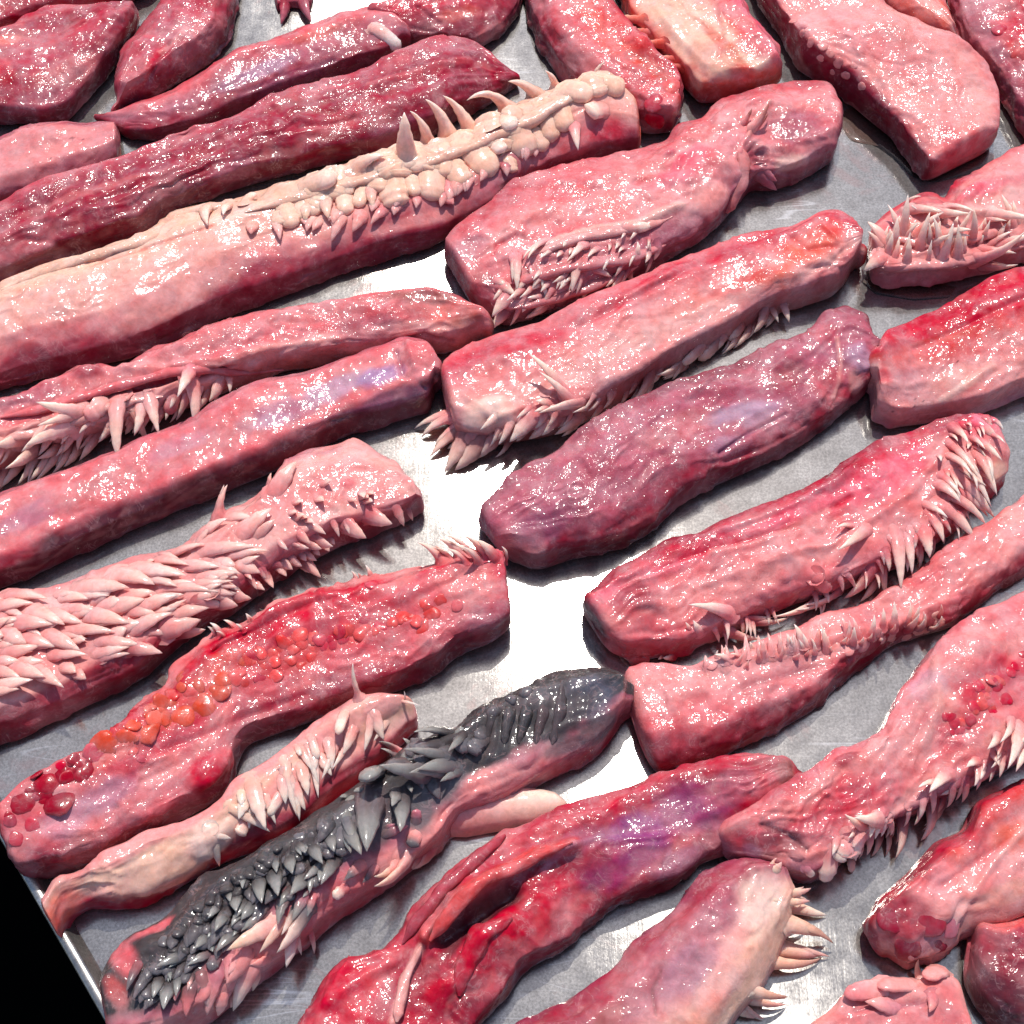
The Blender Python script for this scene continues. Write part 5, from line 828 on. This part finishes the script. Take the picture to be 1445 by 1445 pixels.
strip('pale pink strip shingled with overlapping pointed scales above the bead studded strip',
      [(-70, 846), (0, 836), (33, 828), (73, 826), (150, 796), (200, 779), (260, 763), (293, 740), (333, 714), (377, 686), (402, 655), (430, 640), (482, 622), (500, 612), (539, 640), (562, 650), (585, 684)],
      [(-70, 1072), (0, 1046), (67, 1016), (127, 987), (200, 952), (233, 922), (283, 880), (333, 858), (353, 842), (400, 808), (433, 790), (482, 764), (515, 753), (549, 741), (594, 722)], 38,
      [(0, 'plum'), (.1, 'wine'), (.2, 'rose'), (.34, 'pale'), (.6, 'blush'), (.8, 'pale'), (.92, 'dust'), (1, 'wine')], n=2.3, style='skin', dens=0.9, group=G, ends=(6, 4), endcol=(None, 'pink'), tip=(246, 186, 172), pale=.15, dark=.15, papk={'flat': .5, 'arch': .13}, wk=1.2,
      patches=[(500, 680, 70, 40, 'pink', .8, 0, 1.0), (430, 640, 30, 14, 'mauve', .8), (430, 720, 60, 26, 'blush', .7, 0, .9), (545, 705, 40, 26, 'dust', .7), (490, 680, 14, 10, 'rose', .8, 1.5), (170, 935, 60, 18, 'wine', .9, 0, 1), (80, 985, 70, 24, 'wine', .9, 0, 1), (10, 1010, 50, 18, 'deep', .8), (20, 980, 40, 10, 'pale', .6), (100, 815, 60, 8, 'dust', .8), (480, 740, 60, 10, 'dust', .6)],
      lines=[([(400, 650), (440, 645), (480, 632)], 10, 2, 'mauve', .6)],
      paps=row(12, [(400, 740), (460, 710), (530, 690)], 14, 10, 6, 9, spread=14, lift=.6) + row(13, [(20, 900), (90, 880), (180, 860), (270, 830), (340, 790)], 26, 30, 4, 17, spread=26) + row(14, [(260, 860), (340, 830), (420, 780), (500, 745)], 10, 12, 12, 11, spread=4, dz=-1) + zz(*ZA, [(70, 285, 335, 345, 95), (-30, 365, 235, 375, 95), (210, 380, 455, 520, 115), (320, 400, 585, 495, 95), (530, 245, 885, 262, 135), (120, 470, 375, 508, 105), (600, 420, 880, 502, 115), (460, 530, 790, 552, 86), (310, 550, 565, 685, 105), (30, 545, 195, 632, 115), (170, 580, 405, 652, 86), (30, 690, 275, 662, 86), (360, 690, 608, 715, 76), (880, 650, 1105, 682, 86, {'dz': -2}), (680, 600, 930, 632, 90), (210, 780, 455, 897, 95, {'lift': .6}), (70, 800, 325, 882, 95, {'lift': .5}), (-20, 750, 145, 750, 76), (-40, 915, 230, 905, 95, {'lift': .5}),
                    (820, 150, 1065, 238, 115), (930, 100, 1275, 172, 125), (740, 370, 1005, 338, 125), (940, 400, 1225, 298, 95), (900, 520, 1190, 425, 95), (1130, 440, 1405, 355, 76), (1130, 525, 1365, 455, 112, {'dz': -1}), (1080, 230, 1310, 220, 66), (-40, 480, 65, 465, 66), (-40, 640, 135, 622, 60), (450, 780, 535, 825, 86), (830, 310, 1060, 290, 100), (-40, 560, 40, 590, 80), (640, 690, 880, 650, 70), (430, 300, 620, 330, 90)])
      + zz(*ZB, [(500, 500, 582, 308, 105, {'dz': 14}), (400, 650, 600, 565, 95), (420, 750, 780, 745, 86), (580, 800, 860, 750, 66), (660, 840, 795, 795, 56), (410, 940, 645, 910, 86), (290, 860, 530, 882, 80), (280, 990, 610, 960, 66), (120, 1000, 510, 1030, 86), (310, 1070, 525, 1038, 86), (80, 1100, 290, 1068, 76), (510, 1110, 655, 1132, 95, {'dz': -2}), (600, 1060, 745, 1082, 76, {'dz': -2}), (180, 1190, 440, 1128, 95), (230, 1290, 405, 1222, 112, {'dz': -2}), (680, 630, 895, 495, 115), (910, 345, 1065, 185, 115), (1180, 680, 1302, 728, 80, {'dz': 2}), (1110, 820, 1220, 940, 70, {'dz': -2}), (910, 850, 998, 850, 56), (820, 890, 850, 955, 46, {'lift': .8}), (40, 890, 280, 955, 76), (-20, 870, 70, 890, 66), (200, 780, 440, 730, 80), (100, 820, 330, 870, 76), (1050, 720, 1100, 710, 40, {'lift': .8}), (1300, 560, 1310, 610, 40, {'lift': 1}), (1380, 560, 1400, 590, 36, {'lift': 1}), (730, 930, 745, 985, 40, {'lift': .8})])
      + zz(*Z5, [(20, 775, 105, 832, 66, {'dz': 0}), (120, 735, 215, 772, 66, {'dz': 1}), (90, 640, 90, 690, 36, {'lift': .8}), (230, 700, 240, 740, 36, {'lift': .8})]))
strip('slim violet pink tube with a bluish sheen, left side under the fanged strip',
      [(-70, 722), (0, 699), (50, 679), (100, 663), (200, 619), (267, 592), (300, 570), (357, 549), (433, 526), (482, 509), (532, 493), (570, 480), (600, 486), (620, 512)],
      [(-70, 852), (33, 812), (93, 784), (167, 750), (233, 722), (333, 682), (400, 655), (482, 611), (549, 593), (606, 577), (612, 556)], 36,
      [(0, 'plum'), (.16, 'plum'), (.3, 'rose'), (.5, 'dust'), (.7, 'rose'), (.88, 'mauve'), (1, 'wine')], n=2.15, style='smooth', group=G, ends=(5, 5), endcol=(None, 'purple'), pale=.3, dark=.2,
      patches=[(470, 550, 60, 20, 'lilac', .8, 0, .6), (540, 530, 40, 18, (150, 130, 180), .7), (400, 580, 70, 24, 'violet', .6), (380, 595, 40, 14, 'lilac', .5), (560, 560, 60, 16, 'purple', .8), (590, 500, 26, 24, 'rose', .9, 3), (250, 630, 60, 18, 'lilac', .35), (40, 730, 60, 22, 'violet', .5), (100, 700, 50, 16, 'dust', .6), (46, 690, 6, 4, 'coral', .9), (300, 680, 80, 12, 'plum', .6), (10, 790, 60, 14, 'red', .6)],  # lilac and blue-violet patches are a painted sheen
      lines=[([(575, 485), (585, 520), (615, 535)], 12, 3, 'rose', .6), ([(560, 495), (570, 530), (600, 548)], 8, -2.4, 'purple', .6), ([(430, 600), (500, 580), (570, 560)], 10, 1, 'purple', .4)])
strip('pink strip with a jaw like row of ivory fangs at the left border',
      [(-70, 578), (0, 556), (83, 532), (123, 513), (150, 510), (170, 521), (200, 497), (250, 482), (300, 456), (400, 431), (500, 416), (570, 404), (640, 413), (680, 442)],
      [(-70, 694), (0, 664), (40, 640), (130, 618), (200, 592), (300, 556), (400, 518), (482, 507), (570, 494), (640, 492), (688, 476)], 38,
      [(0, 'brown'), (.1, 'blush'), (.28, 'pale'), (.4, 'rose'), (.6, 'dust'), (.8, 'rose'), (1, 'wine')], n=2.3, style='flesh', dens=0.9, group=G, ends=(4, 5), endcol=(None, 'brown'), tip='shell',
      patches=[(630, 440, 60, 26, 'salmon', .5, 0, .5), (600, 420, 60, 12, 'brown', .6, 0, .4), (520, 465, 60, 20, 'mauve', .6), (400, 470, 70, 20, 'rose', .6), (220, 538, 50, 8, 'crim', .9, -4), (300, 528, 40, 6, 'red', .7, -3), (125, 525, 26, 14, 'wine', .7, 2), (40, 560, 50, 16, 'mauve', .7), (60, 620, 60, 18, 'pale', .8, 0, .4), (160, 590, 60, 16, 'pale', .8, 0, .4), (660, 455, 30, 20, 'brown', .5), (570, 480, 50, 10, 'rose', .7)],
      lines=[([(135, 562), (180, 545), (240, 532), (300, 525), (340, 530)], 16, -5, 'red', .5), ([(150, 520), (220, 520), (300, 508), (380, 490), (480, 480)], 16, 2.2, 'pink', .4), ([(0, 610), (60, 600), (110, 582), (140, 572)], 14, 2.5, 'pale', .6), ([(570, 478), (600, 470), (640, 480)], 8, -2, 'wine', .6)],
      tubes=[([(0, 592), (60, 580), (120, 560), (160, 545), (220, 528), (280, 518), (330, 528), (400, 520)], [5, 6, 8, 8, 7, 7, 6, 4], 'rose', 'flesh_fold'), ([(0, 622), (60, 606), (110, 590), (150, 575), (190, 562), (230, 560)], [8, 9, 10, 9, 8, 5], 'pale', 'gum_ridge')],
      paps=row(15, [(0, 645), (80, 616), (150, 592), (220, 574), (290, 548)], 22, -16, 17, 11, spread=6, lift=.6) + zz(*Z4, [(500, 230, 438, 390, 84, {'lift': 1.4}), (640, 255, 672, 390, 64, {'lift': 1.4}), (810, 160, 733, 258, 78, {'lift': 1.2}), (885, 220, 818, 302, 46, {'lift': .8}), (930, 175, 885, 255, 66, {'lift': .8}), (420, 280, 360, 325, 74, dict(BL, c1='blush')), (340, 305, 155, 332, 70, {'lift': .8}), (280, 360, 85, 412, 90, {'lift': .6}), (150, 450, -10, 497, 80, {'lift': .6}), (80, 415, -30, 440, 66), (340, 450, 268, 532, 54, {'dz': -8}), (410, 400, 335, 505, 46, {'dz': -8}), (230, 480, 118, 595, 54, {'dz': -10}), (270, 490, 150, 592, 44, {'dz': -10}), (180, 500, 75, 605, 50, {'dz': -10}), (110, 530, -5, 625, 50, {'dz': -10}), (570, 320, 528, 385, 54), (40, 560, -40, 650, 46, {'dz': -10}), (600, 260, 560, 330, 60, dict(BL, c1='blush')), (740, 230, 700, 300, 60, dict(BL, c1='dust')), (310, 470, 220, 560, 44, {'dz': -9})]))

# ------------------------------------------------------------------ wet film on the tray
def puddle(label, ring, h, tintc):
    m = bpy.data.materials.new('meat_juice'); m.use_nodes = True; t = m.node_tree; t.nodes.clear()
    out = N(t, 'ShaderNodeOutputMaterial'); tr = N(t, 'ShaderNodeBsdfTransparent'); gl = N(t, 'ShaderNodeBsdfAnisotropic', Roughness=.05); fr = N(t, 'ShaderNodeFresnel', IOR=1.36); mx = N(t, 'ShaderNodeMixShader')
    tr.inputs['Color'].default_value = (*tintc, 1)
    t.links.new(fr.outputs[0], mx.inputs[0]); t.links.new(tr.outputs[0], mx.inputs[1]); t.links.new(gl.outputs[0], mx.inputs[2]); t.links.new(mx.outputs[0], out.inputs['Surface'])
    P = np.array([at(x, y, 0)[:2] for x, y in ring]); n_ = 96; P = resample(np.vstack([P, P[:1]]), n_)[:-1]; n_ -= 1
    c = P.mean(0); V = []; K = 10
    for k in range(K):
        f = 1 - k / K
        z = h * (1 - f ** 6) ** .5
        q = c + (P - c) * f; V += [(x, y, .0005 + z + .0001 * noise(np.array([x * 60, y * 60, 3.0]))) for x, y in q]
    V.append((c[0], c[1], .0005 + h)); k = len(V) - 1
    F = [(i * n_ + j, i * n_ + (j + 1) % n_, (i + 1) * n_ + (j + 1) % n_, (i + 1) * n_ + j) for i in range(K - 1) for j in range(n_)]
    F += [((K - 1) * n_ + j, (K - 1) * n_ + (j + 1) % n_, k) for j in range(n_)]
    if np.cross(np.array(V[1]) - V[0], np.array(V[n_ + 1]) - V[1])[2] < 0: F = [f[::-1] for f in F]
    o = simple('juice_puddle', V, F, m, None, (c[0], c[1], 0), True); o['label'] = label; o['category'] = 'puddle'
puddle('clear pinkish puddle of juice under the cut end of the thick pale slab', [(1180, 165), (1200, 200), (1235, 205), (1262, 225), (1290, 252), (1320, 258), (1370, 245), (1400, 235), (1405, 215), (1300, 215), (1250, 180), (1200, 150)], .0012, (.95, .80, .76))
puddle('thin clear puddle of juice below the crumpled pale thorn mass', [(1215, 395), (1235, 415), (1290, 424), (1340, 420), (1350, 405), (1300, 396), (1240, 396)], .001, (.95, .84, .80))
